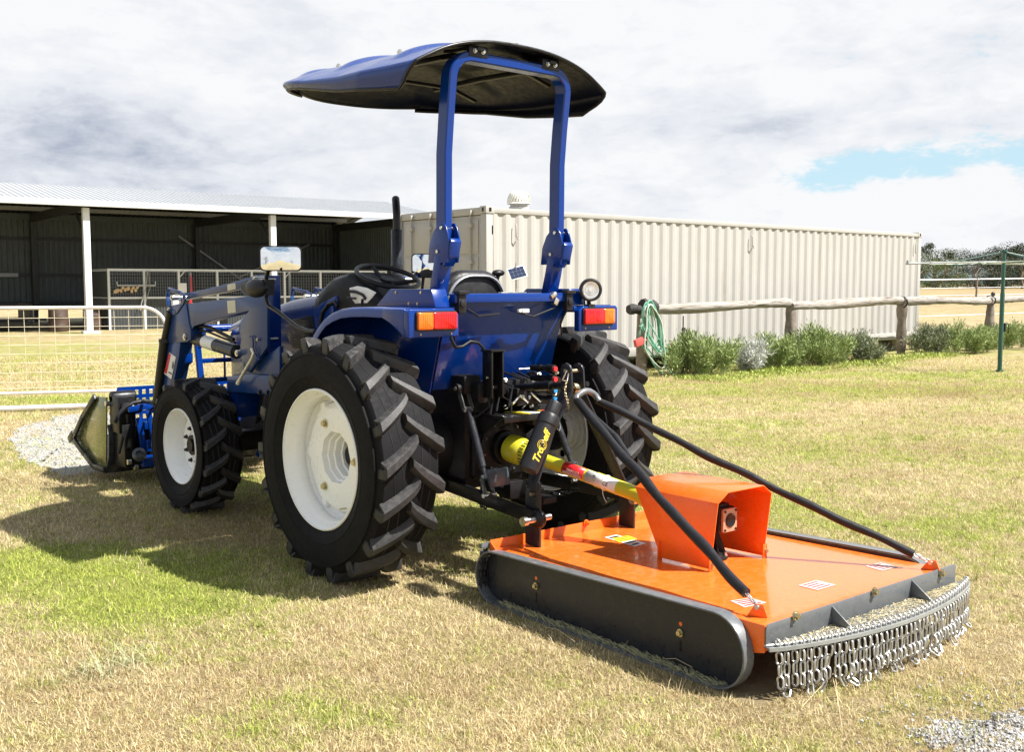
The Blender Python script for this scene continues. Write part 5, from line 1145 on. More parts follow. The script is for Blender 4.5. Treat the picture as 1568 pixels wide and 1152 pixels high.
    for q in ((352,602),(398,601),(410,601),(399,522),(399,527)): m.bolt(T.X(*q,-.602),(-1,0,0),.013,.012)
    fl(m).build('bracket_bolts',BLACK,to,sep=True)
    if s<0:
        m=MB(); m.tube([T.X(*q,-.655) for q in ((385,534),(388,541),(386,548),(378,562),(366,583))],.010,10); m.cyl(T.X(366,583,-.655),T.X(364,588,-.655),.014,n=12); m.build('parking_stand',mat('bright_stand',(.75,.72,.58),.3,metal=.4),to,smooth=60)
        m=MB(); m.tube([T.X(*q,XL-.012) for q in ((383,515),(387,517),(388,528),(387,534),(393,545),(398,552))],.006,6); m.build('stand_bracket',BLUE,to)
        m=MB(); m.prism(pp([(259,540),(269,547),(262,581),(251,572)],XL-.005),(.004,0,0)); o=m.build('warning_sticker',STKW,la)
        m=MB(); m.prism(pp([(258.5,541),(261.5,543),(255,573),(251.5,570.5)],XL-.0065),(.002,0,0)); m.build('sticker_red_band',STKR,la)
        m=MB(); m.prism(pp([(264,555),(265.5,553),(266,560),(264,566),(263,562)],XL-.0065),(.002,0,0)); m.prism(pp([(258,569),(263,572),(262.6,574),(257.6,571)],XL-.0065),(.002,0,0)); m.build('sticker_print',STKB,la)
        m=MB(); m.prism(pp([(347.5,461),(360,459.5),(361,478.5),(349,480)],XL-.002),(.003,0,0)); m.prism(pp([(348,436),(360,433.5),(361,442.5),(348.5,445.5)],XL+.018),(.003,0,0)); m.build('plate_sticker',mat('cream_sticker',(.55,.53,.42),.5),la)
        m=MB(); a_=T.X(290,515.5,XL+.06); b_=T.X(360,538,XL+.06); m.cyl(a_.lerp(b_,.38),a_.lerp(b_,.62),.0485,n=24); m.build('cylinder_sticker',STKW,la)
m=MB(); m.tube([(-.55,2.45,1.18),(-.55,2.45,1.18)],.03,8); m=MB(); m.cyl((-.6,2.72,1.27),(.6,2.72,1.27),.028,n=20); m.build('cross_tube',BLUE,tr)
# ---- bucket
bk=part('loader_bucket')
GB=mat('bucket_grass_reflection',(.16,.18,.07),.22,metal=.7,coat=.4,var=.3,vs=3)  # olive colour imitates grass mirrored in dark glossy paint
m=MB(); side=[(3.60,.70),(3.82,.69),(4.12,.50),(4.38,.28),(4.10,.17),(3.90,.10),(3.66,.10)]
for s in (-1,1): m.prism([(s*.82,y,z) for y,z in side],(-s*.012,0,0))
m.build('bucket_side',GB,bk,bevel=.002,sep=True)
m=MB(); out=[(3.60,.47),(3.58,.40),(3.60,.22),(3.68,.085),(3.92,.085),(4.36,.26),(4.39,.29),(4.38,.275),(3.92,.073),(3.67,.070),(3.585,.21),(3.565,.40),(3.585,.48)]
m.prism([(-.82,y,z) for y,z in out],(1.64,0,0)); m.build('bucket_shell',DGREY,bk,bevel=.003)
m=MB()
for s in (-1,1):
    x=s*.832
    for a_,b_ in zip(side[1:6],side[2:7]): m.tube([(x,a_[0],a_[1]),(x,b_[0],b_[1])],.02,sq=(.022,.045))
    m.tube([(x,4.28,.42),(x,4.50,.20)],.02,sq=(.024,.05)) if False else m.tube([(x,4.36,.33),(x,4.47,.26)],.02,sq=(.024,.06))
m.build('bucket_edge_bar',DGREY,bk,bevel=.003,sep=True)
m=MB(); z0,z1=.49,.76; 
for k in range(25): x=-.72+.06*k; m.box((x,3.60,(z0+z1)/2),(.028,.012,z1-z0))
for k in range(5): z=z0+(z1-z0)*k/4; m.box((0,3.60,z),(1.46,.014,.030))
m.prism([(-.74,3.594,.50),(-.80,3.594,.56),(-.70,3.594,.775),(-.69,3.594,.74)],(0,.012,0)); m.build('bucket_guard_grid',BLUE,bk,smooth=0)
m=MB(); m.bb(-.80,-.66,3.40,3.60,.42,.72); m.cyl((-.80,3.56,.70),(-.60,3.56,.70),.05,n=20); m.cyl((-.78,3.40,.62),(-.62,3.40,.62),.045,n=20); m.bb(-.78,-.70,3.35,3.62,.15,.5); m.bb(.66,.80,3.40,3.60,.42,.72); m.bb(-.6,.6,3.46,3.58,.12,.46)
m.cyl((-.72,3.45,.30),(-.72,3.42,.60),.035,n=16); m.build('bucket_coupler',BLACK,bk,bevel=.012)
m=MB()
for x in (-.50,-.36,.36,.5): m.tube([(x,3.45,.60),(x+.02,3.30,.52),(x+.03,3.25,.30),(x+.02,3.35,.12)],.02,sq=(.03,.05))
m.bb(-.6,.6,3.38,3.45,.44,.50); m.bb(-.5,-.34,3.20,3.3,.30,.36); m.bb(-.46,-.36,3.22,3.34,.10,.28); 
for ln_ in (((211,640),(217,668),(222,702)),((227,630),(233,660),(237,690)),((196,628),(215,624),(238,622))): m.tube([T.Y(*q,3.30) for q in ln_],.02,sq=(.028,.045))
m.box(T.Y(232,682,3.28),(.09,.06,.09)); m.box(T.Y(229,705,3.30),(.12,.06,.10)); m.build('coupler_frame',BLUE,bk,bevel=.006)
m=MB(); m.lathe([(.001,0),(.05,0),(.055,.02),(.03,.035)],T.Y(213,697,3.25),(-.3,-1,.35),n=20); m.build('coupler_cap',LIT_STEEL,bk,smooth=50)
m=MB()
m.tube([(-.62,3.0,.62),(-.62,3.15,.68),(-.66,3.35,.68),(-.72,3.45,.60),(-.74,3.46,.48)],.014,10); m.tube([(-.58,3.0,.60),(-.58,3.2,.64),(-.56,3.36,.60),(-.52,3.42,.42),(-.5,3.4,.25)],.012,8); m.tube([(-.5,2.95,.45),(-.5,3.2,.30),(-.42,3.35,.28),(-.4,3.4,.4)],.012,8)
m.tube([T.Y(*q,3.30) for q in ((176,648),(182,634),(192,624),(205,617),(222,614),(238,617))],.016,10); m.tube([T.Y(*q,3.32) for q in ((190,660),(186,680),(182,695))],.013,8); m.build('bucket_hose',HOSE,bk,smooth=60)
m=MB()
for p in ((-.80,3.60,.65),(-.74,3.33,.2),(-.4,3.2,.33),(-.66,3.4,.14),(-.47,3.3,.10)): m.cyl(p,(p[0]-.03,p[1],p[2]),.022,n=12)
m.tube([(-.7,3.38,.28),(-.68,3.33,.20)],.008,6); m.build('coupler_pin',STEEL,bk)
# ---- mirrors and lamp on the left
mi=part('mirror')
mc=T.X(430,396,-.70); view=(Vector(CAM.tolist())-mc).normalized(); nz=Vector((view.x*1.0-.10,view.y-.02,0.02)).normalized()
def mirror(mc,nz,w,h,par):
    d,a,b=basis(nz,(0,0,1)); M=Matrix((a,d,b)).transposed()
    def rr(w,h,off,r=.03):
        P=[]
        for cx,cz,a0 in ((w/2-r,h/2-r,0),(-w/2+r,h/2-r,90),(-w/2+r,-h/2+r,180),(w/2-r,-h/2+r,270)):
            for k in range(6): q=R_(a0+90*k/5); P.append(mc+a*(cx+r*math.cos(q))+b*(cz+r*math.sin(q))+d*off)
        return P
    m=MB(); m.loft([rr(w*.8,h*.8,-.035),rr(w,h,-.018),rr(w+.006,h+.006,0),rr(w+.004,h+.004,.004),rr(w-.008,h-.008,.004,.026)]); m.build('mirror_housing',BLACKP,par,smooth=50)
    m=MB(); RC=.9; rg=[]
    for f in (1,.8,.6,.4,.2,.03):
        ring=[]
        for p in rr(w-.010,h-.010,0,.026): q=mc+(p-mc)*f; r2=(q-mc).length; ring.append(q+d*(.0045+((w*.6)**2-r2*r2)/(2*RC)))
        rg.append(ring)
    m.loft(rg,False); m.add(rg[-1],[tuple(range(len(rg[-1])))]); m.build('mirror_glass',MIRROR,par,smooth=80)
mirror(mc,nz,.250,.150,mi)
m=MB(); m.tube([T.X(*q,-.70) for q in ((432,413),(430,412),(418,411),(411,414),(408,424),(408,460),(412,469),(425,477),(455,501),(470,507),(482,508))],.013,10); m.build('mirror_stalk',BLACK,mi,smooth=60)
m=MB(); m.box(T.X(411,440,-.70),(.06,.05,.10)); p=T.X(392,441.5,-.74); m.ell(p,(.055,.125,.060),24,16); m.build('marker_lamp_body',BLACKP,mi,smooth=60)
m=MB(); m.lathe([(.05,.0),(.045,.012),(.02,.02),(.001,.022)],p+Vector((0,.11,0)),(0,1,0),n=20); m.build('marker_lamp_lens',LAMPG,mi,smooth=60)
m2_=part('mirror'); mc2=T.X(652,407,.62); v2=(Vector(CAM.tolist())-mc2).normalized(); mirror(mc2,Vector((v2.x+.05,v2.y-.03,.02)).normalized(),.20,.17,m2_)
m=MB(); m.tube([mc2+Vector((.0,.03,-.08)),mc2+Vector((.0,.05,-.2)),(.6,.9,1.4),(.5,.95,1.3)],.012,8); m.build('mirror_stalk',BLACK,m2_,smooth=60)
# ---- three point linkage and rear hitch parts
for s in (-1,1):
    li=part('lower_link')
    xe=(-.335 if s<0 else .475); a_=Vector((s*.26,-.12,.46)); b_=Vector((xe,-1.02,.41))
    m=MB(); m.tube([a_,a_.lerp(b_,.5),b_],.02,sq=(.028,.075)); m.ell(b_,(.03,.05,.05)); m.cyl(a_-Vector((.04,0,0)),a_+Vector((.04,0,0)),.05,n=16); m.build('link_bar',BLACK,li,bevel=.006)
    m=MB(); m.cyl(b_-Vector((.10 if s<0 else .05,0,0)),b_+Vector((.08,0,0)),.016,n=16); m.cyl(b_-Vector((.11,0,0)),b_-Vector((.085,0,0)),.024,n=16); m.ell(b_,(.022,.033,.033)); m.build('link_pin',STEEL,li,smooth=40)
    c_=a_.lerp(b_,.52)+Vector((0,0,.03)); d_=Vector((s*.30,-.36,1.03))
    m=MB(); m.cyl(c_.lerp(d_,.14),c_.lerp(d_,.30),.014,n=12); m.cyl(c_.lerp(d_,.26),c_.lerp(d_,.72),.021,n=14); m.cyl(c_.lerp(d_,.7),c_.lerp(d_,.8),.015,n=12); m.build('lift_rod',DGREY,li,smooth=40)
    def fork(p0,p1,w,name):
        m=MB(); d0=(p1-p0).normalized(); 
        for q in (-w,w): m.tube([p0+Vector((q,0,0)),p1+Vector((q,0,0))],.006,sq=(.008,.03))
        m.tube([p1-Vector((w+.004,0,0)),p1+Vector((w+.004,0,0))],.006,sq=(.012,.03)); m.build(name,LIT_STEEL,li,bevel=.002)
    fork(c_,c_.lerp(d_,.16),.028,'lower_fork'); fork(d_,d_.lerp(c_,.20),.030,'upper_fork')
    m=MB(); m.tube([(s*.22,-.20,1.05),(s*.29,-.30,1.06),d_],.03,sq=(.04,.06)); m.cyl(d_-Vector((.05,0,0)),d_+Vector((.05,0,0)),.028,n=14); m.build('rocker_arm',CASTB,li,bevel=.006)
    m=MB(); m.cyl(d_-Vector((.055,0,0)),d_+Vector((.055,0,0)),.012,n=10); m.cyl(c_-Vector((.045,0,0)),c_+Vector((.045,0,0)),.012,n=10); m.build('fork_pin',STEEL,li,sep=True)
    # check chain
    m=MB(); p0=Vector((s*.22,-.36,.42)); p1=a_.lerp(b_,.55); n=9
    for k in range(n): c0=p0.lerp(p1,(k+.5)/n)-Vector((0,0,.05*math.sin(PI*(k+.5)/n))); m.link(c0,p1-p0,(0,0,1) if k%2 else (0,1,.2),(p1-p0).length/n*1.35,.028,.0045)
    m.build('check_chain',DGREY,li)
m=MB(); m.bb(-.19,.19,-.58,-.30,.868,.882); m.prism([(-.19,-.30,.70),(-.19,-.30,.868),(-.19,-.57,.868)],(.01,0,0)); m.prism([(.18,-.30,.70),(.18,-.30,.868),(.18,-.57,.868)],(.01,0,0)); m.bb(-.19,.19,-.586,-.574,.845,.880); m.build('pto_shield',BLACK,tr,bevel=.003)
m=MB(); m.bb(-.05,.02,-.578,-.42,.8825,.8845); m.bb(.10,.15,-.578,-.5,.8825,.8845); m.build('pto_sticker_yellow',STKY,tr)
m=MB(); m.bb(.025,.095,-.578,-.42,.8825,.8845); m.build('pto_sticker_white',STKW,tr)
m=MB(); m.bb(.155,.18,-.578,-.42,.8825,.8845); m.build('pto_sticker_red',STKR,tr)
m=MB(); m.cyl((0,-.28,.67),(0,-.42,.67),.055,n=24); m.cyl((0,-.42,.67),(0,-.50,.67),.018,n=12); m.bb(-.05,.05,-.75,-.2,.40,.435); m.bb(-.16,-.04,-.60,-.54,.42,.52); m.build('drawbar',CASTB,tr,bevel=.006)
m=MB(); q=[T.Y(*p,-.62) for p in ((746,720),(778,716),(782,742),(752,748))]; m.prism(q,(0,.02,.0)); m.build('number_plate_blank',mat('plate_backing',(.035,.055,.075),.25,spec=.4,var=.3),tr,bevel=.003)
m=MB(); m.bb(-.22,.26,-.42,-.30,.98,1.06); m.bb(-.02,.26,-.50,-.40,.92,1.02); m.bb(-.32,-.20,-.40,-.24,1.0,1.10); m.bb(.1,.3,-.5,-.3,.8,.92)
m.bb(-.27,-.17,-.46,-.36,.95,1.06); m.build('hydraulic_block',CASTB,tr,bevel=.008)
m=MB(); x_=T.Y(757,570,-.50).x; m.bb(x_-.045,x_-.033,-.53,-.45,.98,1.24); m.bb(x_+.033,x_+.045,-.53,-.45,.98,1.24); m.bb(x_-.045,x_+.045,-.46,-.45,.98,1.24); m.bb(x_-.05,x_+.05,-.535,-.44,1.235,1.247); m.build('top_link_bracket',BLACK,tr,bevel=.003)
# valve couplers
for i,(py,mt,nm,lb) in enumerate(((565,CAPR,'coupler_red_cap','upper red cap'),(581,CAPR,'coupler_red_cap','lower red cap'),(598,CAPB,'coupler_blue_cap','upper blue cap'),(612,CAPB,'coupler_blue_cap','lower blue cap'))):
    p=T.Y(849,py,-.62); cp=part('valve_coupler')
    m=MB(); m.cyl(p+Vector((-.03,.16,0)),p+Vector((0,.03,0)),.017,n=16); m.cyl(p+Vector((-.005,.05,0)),p,.024,n=18); m.cyl(p+Vector((-.02,.11,0)),p+Vector((-.016,.09,0)),.022,n=6); m.build('coupler_body',BLACK,cp,smooth=35)
    m=MB(); m.cyl(p+Vector((0,.0,0)),p+Vector((.0,-.012,0)),.014,n=18); m.build(nm,mt,cp,smooth=35)
m=MB()
rn=random.Random(3)
for k in range(16):
    x=-.2+.03*k+rn.uniform(-.01,.01); y=-.36-rn.uniform(0,.12); z=rn.uniform(.93,1.08); m.tube([(x,y+.1,z+.03),(x+rn.uniform(-.03,.03),y-.03,z),(x+rn.uniform(-.05,.05),y-.04,z-rn.uniform(.05,.12)),(x+rn.uniform(-.05,.05),y+.08,z-.16)],.007,6)
m.build('hydraulic_pipes',HOSE,tr,smooth=50)
m=MB()
for k in range(26):
    x=rn.uniform(-.26,.32); y=-.42-rn.uniform(0,.1); z=rn.uniform(.90,1.10); m.bolt((x,y,z),(rn.uniform(-.4,.2),-1,rn.uniform(-.2,.6)),.009,.016)
for y_,z_ in ((.8,1.12),(.82,1.02)): m.tube([(.06,-.42,z_),(.17,-.42,z_)],.006,6)

m.build('hydraulic_fittings',STEEL,tr)
m=MB(); m.lathe([(.001,0),(.165,0),(.165,.012),(.15,.018),(.10,.018),(.095,.05),(.07,.055)],(0,-.34,.67),(0,-1,0),n=40); m.build('pto_housing',CASTB,tr,smooth=40)
m=MB()
for k in range(10): a=2*PI*k/10+.2; m.bolt((.148*math.cos(a),-.355,.67+.148*math.sin(a)),(0,-1,0),.008,.012)
m.build('pto_housing_bolt',LIT_STEEL,tr,sep=True)
m=MB(); m.tube([(-.05,-.42,.90),(-.05,-.5,.94),(0.0,-.5,.98),(.06,-.5,.94),(.05,-.46,.90)],.008,6); m.tube([(.08,-.5,.99),(.12,-.54,.94),(.18,-.54,.97)],.006,6); m.build('valve_levers',STEEL,tr,smooth=50)
m=MB(); m.cyl((.02,-.45,1.02),(.05,-.86,1.06),.020,n=14); m.cyl((.045,-.80,1.055),(.055,-.98,1.075),.014,n=12); m.cyl((.03,-.60,1.035),(.036,-.72,1.048),.028,n=14); m.build('top_link',BLACK,tr,smooth=40)
# ================================================================ SLASHER
M=Frame((.09,-1.75,0),-2.2)
mw=thing('slasher_mower','orange topped slasher mower with grey skids and a rear chain curtain hitched behind the tractor','mower',M.o.tolist(),M.deg)
def mp(name): return part(name,mw)
dz=lambda y: .2725-.026*y   # the deck falls a little to the front
m=MB(); P=[(-.65,.865),(.66,.865),(.66,-.86),(-.65,-.86)]
m.add([(x,y,dz(y)) for x,y in P]+[(x,y,dz(y)-.006) for x,y in P],[(0,1,2,3),(7,6,5,4),(0,3,7,4),(1,5,6,2),(0,4,5,1),(3,2,6,7)])
DECK=mat('orange_deck_paint',(.78,.150,.016),.24,coat=.45,var=.03,rv=.08,dust_or_lit=.12,dust_or_lit_col=(.60,.36,.18))
m.build('deck_plate',DECK,mw)
m=MB()
m.prism([(-.65,.865,dz(.865)-.10),(-.65,.865,.302),(.66,.865,.302),(.66,.865,dz(.865)-.10)],(0,-.007,0))       # raised front lip
m.prism([(-.652,.865,.17),(-.652,.865,.30),(-.652,.80,dz(.8)),(-.652,-.862,dz(-.86)),(-.652,-.862,.185),(-.652,-.80,.17)],(.008,0,0))
m.prism([(.654,.865,.17),(.654,.865,.30),(.654,.80,dz(.8)),(.654,-.862,dz(-.86)),(.654,-.862,.185),(.654,-.80,.17)],(.008,0,0))
m.bb(-.645,.654,-.862,-.856,.19,dz(-.86)-.002)
m.build('deck_skirt',ORANGE,mw,bevel=.003)
m=MB()
m.prism([(-.635,.855,dz(.85)+.001),(-.49,.855,dz(.85)+.001),(-.52,.70,dz(.70)+.001),(-.545,.64,dz(.64)+.001),(-.635,.60,dz(.6)+.001)],(0,0,.005)); m.build('corner_gusset',ORANGE,mw,bevel=.002)
for i,px in enumerate(((818,818),(897,801),(967,788))):
    p=M.Y(*px,.855); m=MB(); m.cyl(p,p+Vector((0,-.006,0)),.018,n=16); m.cyl(p+Vector((0,-.006,0)),p+Vector((0,-.018,0)),.012,n=6); m.cyl(p+Vector((0,-.018,0)),p+Vector((0,-.032,0)),.006,n=10); m.build('lip_bolt',ORANGE,mw)
# skids
def stad(y0,r0,y1,r1,n=14):
    P=[]
    for k in range(n+1): a=PI/2-PI*k/n*1.0; P.append((y1-r1*-math.cos(a)*1.0 if False else y1+r1*math.cos(a),r1+r1*math.sin(a)))
    for k in range(n+1): a=-PI/2-PI*k/n; P.append((y0+r0*math.cos(a),r0+r0*math.sin(a)))
    return P
SK=stad(-.66,.157,.77,.135); SKi=[]
for i,(y,z) in enumerate(SK):
    c=(.77,.135) if i<15 else (-.66,.157); d=Vector((y-c[0],z-c[1])); d=d-d.normalized()*.008; SKi.append((c[0]+d.x,c[1]+d.y))
CLIP=mat('grass_clippings',(.40,.38,.20),.9,var=.4,vs=30,bump=.6)
for s,xa,xb in ((-1,-.715,-.655),(1,.728,.668)):
    sk=mp('skid')
    m=MB(); n=len(SK); R0=[Vector((xb,y,z)) for y,z in SK]; R1=[Vector((xa,y,z)) for y,z in SK]; R2=[Vector((xa,y,z)) for y,z in SKi]; R3=[Vector((xb,y,z)) for y,z in SKi]
    m.loft([R0,R1,R2,R3,R0],False); m.build('skid_rim',GREY,sk,bevel=.0015,smooth=45)
    m=MB(); m.prism([(xb-s*0.0,y,z) for y,z in SKi],(s*.006 if s>0 else .006,0,0)) if False else m.prism([(xb,y,z) for y,z in SKi],(-s*.0+ (-.006 if s>0 else .006),0,0)); m.build('skid_plate',DGREY,sk)
    for px,py in ((820,898),(1041,970)):
        p=M.X(px,py,-.66); p.x=xb
        m=MB(); q=p+Vector((s*.0,0,0)); m.cyl(q,q+Vector((s*.006,0,0)),.017,n=20); m.cyl(q+Vector((s*.006,0,0)),q+Vector((s*.018,0,0)),.011,n=6); m.build('skid_bolt',BRASS,sk)
        m=MB(); 
        for dz_ in (-.045,-.075): m.cyl(q+Vector((0,0,dz_)),q+Vector((s*.0015,0,dz_)),.008,n=12); 
        m.bb(min(q.x,q.x+s*.0015),max(q.x,q.x+s*.0015),q.y-.004,q.y+.004,q.z-.075,q.z-.03); m.build('height_slot',BLACK,sk)
        m=MB(); m.cyl(q+Vector((0,0,.038)),q+Vector((s*.0015,0,.038)),.009,n=12); m.build('paint_mark',ORANGE,sk)
m=MB(); rn=random.Random(5)
for k in range(900):
    t=rn.random(); y=.72-1.42*t; x=rn.uniform(-.712,-.66) ; p=Vector((x,y,.009+rn.uniform(0,.012))); a=rn.gauss(PI/2,.7); L_=rn.uniform(.01,.035); m.tube([p,p+Vector((math.cos(a)*L_*.35,math.sin(a)*L_,rn.uniform(-.002,.012)))],.0009,4)
m.build('clippings',CLIP,mw)
bpy.data.objects['clippings']['kind']='stuff'
# rear plate and flange
m=MB(); yr_=-.872
P=[(-.655,.213),(-.655,.278)]+[(-.655+.022*(1-math.cos(a)),.278+.022*math.sin(a)) for a in (R_(30),R_(60),R_(90))]+[(.745,.302),(.752,.296),(.752,.213)]
m.prism([(x,yr_,z) for x,z in P],(0,.006,0)); m.build('rear_plate',GREY,mw,bevel=.0015)
arc=lambda t:( -.655+1.475*t, -.885-.135*math.sin(PI*min(1,max(0,t)))**.75-.02*t, .212)
AP=[arc(k/30) for k in range(31)]
m=MB(); m.prism([(-.655,-.866,.212)]+[p for p in AP]+[(.82,-.866,.212)],(0,0,-.005)); 
m.build('chain_flange',GREY,mw,bevel=.0012)
m=MB(); rings=[]
for k in range(31):
    x,y,z=AP[k]; rings.append([(x,y,z+.001),(x,y-.005,z+.001),(x,y-.005,z-.014),(x,y,z-.014)])
m.loft(rings); m.build('flange_lip',mat('pale_worn_grey_paint',(.24,.25,.24),.5,var=.15,dust_or_lit=.3,dust_or_lit_col=(.38,.36,.28)),mw)
m=MB()
for k in range(31): rings[k]=[(AP[k][0],AP[k][1]+.022,.215)]
m=MB(); m.tube([(AP[k][0],AP[k][1]+.020,.217) for k in range(31)],.0055,8); m.build('chain_rod',CHAIN,mw,smooth=60)
for px in ((1275,950),(1397,914)):
    p=M.Y(*px,-.878); m=MB(); m.prism([(p.x,-.872,.292),(p.x,-.872,.213),(p.x,-.985,.213)],(.007,0,0)); m.build('plate_gusset',GREY,mw,bevel=.001)
for px in ((1217,943),(1338,906),(1441,878)):
    p=M.Y(*px,-.874); m=MB(); m.cyl(p,p+Vector((0,-.006,0)),.019,n=20); m.cyl(p+Vector((0,-.006,0)),p+Vector((0,-.020,0)),.0135,n=6); m.build('plate_bolt',BRASS,mw)
# trimmings on the flange
m=MB(); rn=random.Random(6)
for k in range(2600):
    t=rn.random()**.9; X_=-.6+1.32*t; a_=arc((X_+.655)/1.43); y=rn.uniform(a_[1]+.03,-.88); p=Vector((X_,y,.214+rn.uniform(0,.004))); a=rn.uniform(0,6.28); L_=rn.uniform(.005,.022); m.tube([p,p+Vector((math.cos(a)*L_,math.sin(a)*L_,rn.uniform(0,.004)))],.0009,3)
o=m.build('flange_trimmings',mat('dry_trimmings',(.55,.48,.30),.9,var=.35,vs=25),mw,smooth=0); o['kind']='stuff'
# chain curtain
rn=random.Random(11); ncn=42
for k in range(ncn):
    t=.03+.95*k/(ncn-1); x,y,z=arc(t); ch=MB(); row=(k%2)*.014; n=rn.choice((3,4,4,3)); c=Vector((x,y+.016+row*.0,.212)); d=Vector((rn.gauss(0,.035),rn.gauss(-.02,.04),-1)).normalized(); 
    ch.link(c+Vector((0,0,.004)),(0,0,1),(0,1,0),.055,.030,.0044)
    tw=rn.uniform(-.5,.5); c=c+Vector((0,-.004,-.0)); 
    for j in range(n):
        dj=(d+Vector((rn.gauss(0,.05),rn.gauss(0,.05),0))*(j/3)).normalized(); c=c+dj*.0475; 
        if c.z<.025: c.z=.025; dj=Vector((rn.uniform(-.7,.7),rn.uniform(-.7,.1),-.35)).normalized()
        a=(tw if j>1 else tw*.7)+(0 if j%2 else PI/2); ch.link(c,dj,(math.cos(a),math.sin(a),0),.060,.033,.0050)
    ch.build('chain',CHAIN,mw,smooth=60)
for k in range(4):     # a few chains of the front curtain show beside the front corner
    m=MB(); x=-.66-.012*k; y=.885-.004*k; c=Vector((x,y,.27))
    for j in range(6): c=c+Vector((rn.gauss(0,.003),rn.gauss(0,.003),-.035)); a=(j%2)*PI/2+.4; m.link(c,(0,0,1),(math.cos(a),math.sin(a),0),.045,.022,.0038)
    m.build('chain',DGREY,mw,smooth=60)
m=MB(); m.bb(-.70,-.63,.868,.89,.262,.285); m.cyl((-.66,.90,.275),(-.60,.90,.275),.008,n=8); m.build('front_chain_rod',GREY,mw,bevel=.002)
# stickers
def sticker(name,px4,z0,mt,lines=0,lmat=STKB,words=None):
    Q=[M.Z(a,b,z0) for a,b in px4]; Q=[Vector((q.x,q.y,dz(q.y)+.0015)) for q in Q]; m=MB(); m.prism(Q,(0,0,.0006)); st_=m.build(name,mt,mw,smooth=0)
    if lines:
        m=MB()
        for k in range(lines):
            t=(k+.7)/(lines+.4); a=Q[0].lerp(Q[3],t); b=Q[1].lerp(Q[2],t); e_=.12+.25*((k*37)%10)/10
            w=(Q[3]-Q[0])*.05; m.prism([a.lerp(b,.10)-w,a.lerp(b,1-e_)-w,a.lerp(b,1-e_)+w,a.lerp(b,.10)+w],(0,0,.001))
        m.build(name+'_print',lmat,st_,smooth=0)
    return st_
sticker('warning_label_white',((926,821),(944,817),(990,832),(972,837)),.265,STKW,5)
sticker('warning_label_yellow',((937,823),(962,819),(976,825),(948,830)),.265,STKY,3) 
bpy.data.objects['warning_label_yellow'].location.z+=.0012
sticker('deck_label_near',((1118,919),(1150,915),(1174,923),(1140,930)),.293,mat('pinkish_label',(.58,.46,.43),.4),4,STKR)
sticker('deck_label_middle',((1222,897),(1250,889),(1280,897),(1252,905)),.29,mat('pale_pink_label',(.56,.48,.45),.4),4,STKR)
sticker('deck_label_far',((1325,869),(1348,864),(1375,871),(1350,877)),.285,mat('pale_pink_label',(.56,.48,.45),.4),4,STKR)
# guard over the gearbox
GX=-.170; GW_=.394; zt=.648; CZ=.602
m=MB(); th=.004; dk=lambda y: dz(y)+.010
side=[(.085,dk(.085)+.03),(.085,dk(.085)),(-.262,dk(-.26)),(-.290,.620),(.232,.620)]
side=[(.135,dk(.14)),(.150,dk(.15)+.04),(.308,CZ),(-.220,CZ),(-.180,dk(-.18))]
m.prism([(GX,y,z) for y,z in side],(th,0,0)); m.build('guard_side',ORANGE,mw,bevel=.001)
m=MB(); m.prism([(GX+GW_,y,z) for y,z in side],(-th,0,0)); m.build('guard_side',ORANGE,mw,bevel=.001)
GY0=-.165+.06
def strip(a0,a1,y0,y1,e0=0,e1=0):
    m=MB(); (x0,z0),(x1,z1)=a0,a1; n=Vector((z1-z0,0,-(x1-x0))).normalized()*-.004
    m.prism([(x0,y1,z0),(x1,y1+e1,z1),(x1,y0+e0,z1),(x0,y0,z0)],-n if n.z>0 else n); return m
strip((GX,CZ),(GX+.066,zt),-.220,.308,-.004,-.03).build('guard_chamfer',ORANGE,mw,bevel=.001)
strip((GX+GW_,CZ),(GX+GW_-.066,zt),-.220,.308,-.004,-.03).build('guard_chamfer',ORANGE,mw,bevel=.001)
m=MB(); m.prism([(GX+.066,.278,zt),(GX+GW_-.066,.278,zt),(GX+GW_-.066,-.224,zt),(GX+.066,-.224,zt)],(0,0,-.004)); m.build('guard_top',ORANGE,mw,bevel=.001)
m=MB()
for x in (GX-.002,GX+GW_-.003):
    m.bb(x-.012,x+.018,-.187,-.181,dz(-.18),dz(-.18)+.07); m.bb(x-.012,x+.018,.135,.141,dz(.14),dz(.14)+.09)
m.build('guard_tab',ORANGE,mw,bevel=.001,sep=True)
m=MB()
for x in (GX+.008,GX+GW_+.006): m.bolt((x,-.187,dz(-.18)+.035),(0,-1,0),.009,.010)
m.build('guard_bolt',BRASS,mw,sep=True)
gc=M.Y(1118,797,-.12); gx,gz_=gc.x,gc.z; dY=.06
m=MB(); m.bb(gx-.065,gx+.05,-.105,.12,gz_-.055,gz_+.060); m.cyl((gx-.01,.01,gz_-.05),(gx-.01,.01,gz_-.135),.055,.048,n=24); m.cyl((gx-.01,.01,.345),(gx-.01,.01,gz_-.08),.040,.050,n=24); m.cyl((gx-.01,.12,gz_),(gx-.01,.20,gz_),.045,.04,n=24); m.bb(gx-.05,gx+.03,-.09,.10,gz_+.055,gz_+.075)
for k in range(6):
    a=2*PI*k/6+.3; c=Vector((math.cos(a),math.sin(a),0)); p=Vector((gx-.01,.01,0)); m.prism([p+c*.04+Vector((0,0,.29)),p+c*.095+Vector((0,0,.29)),p+c*.052+Vector((0,0,gz_-.07)),p+c*.04+Vector((0,0,gz_-.07))],Vector((-c.y,c.x,0))*.008)
m.cyl((gx-.01,.01,dz(.01)),(gx-.01,.01,dz(.01)+.018),.10,n=36); m.cyl((gx-.01,.01,dz(.01)+.018),(gx-.01,.01,dz(.01)+.03),.085,.06,n=36); m.build('gearbox',CASTB,mw,bevel=.006)
m=MB()
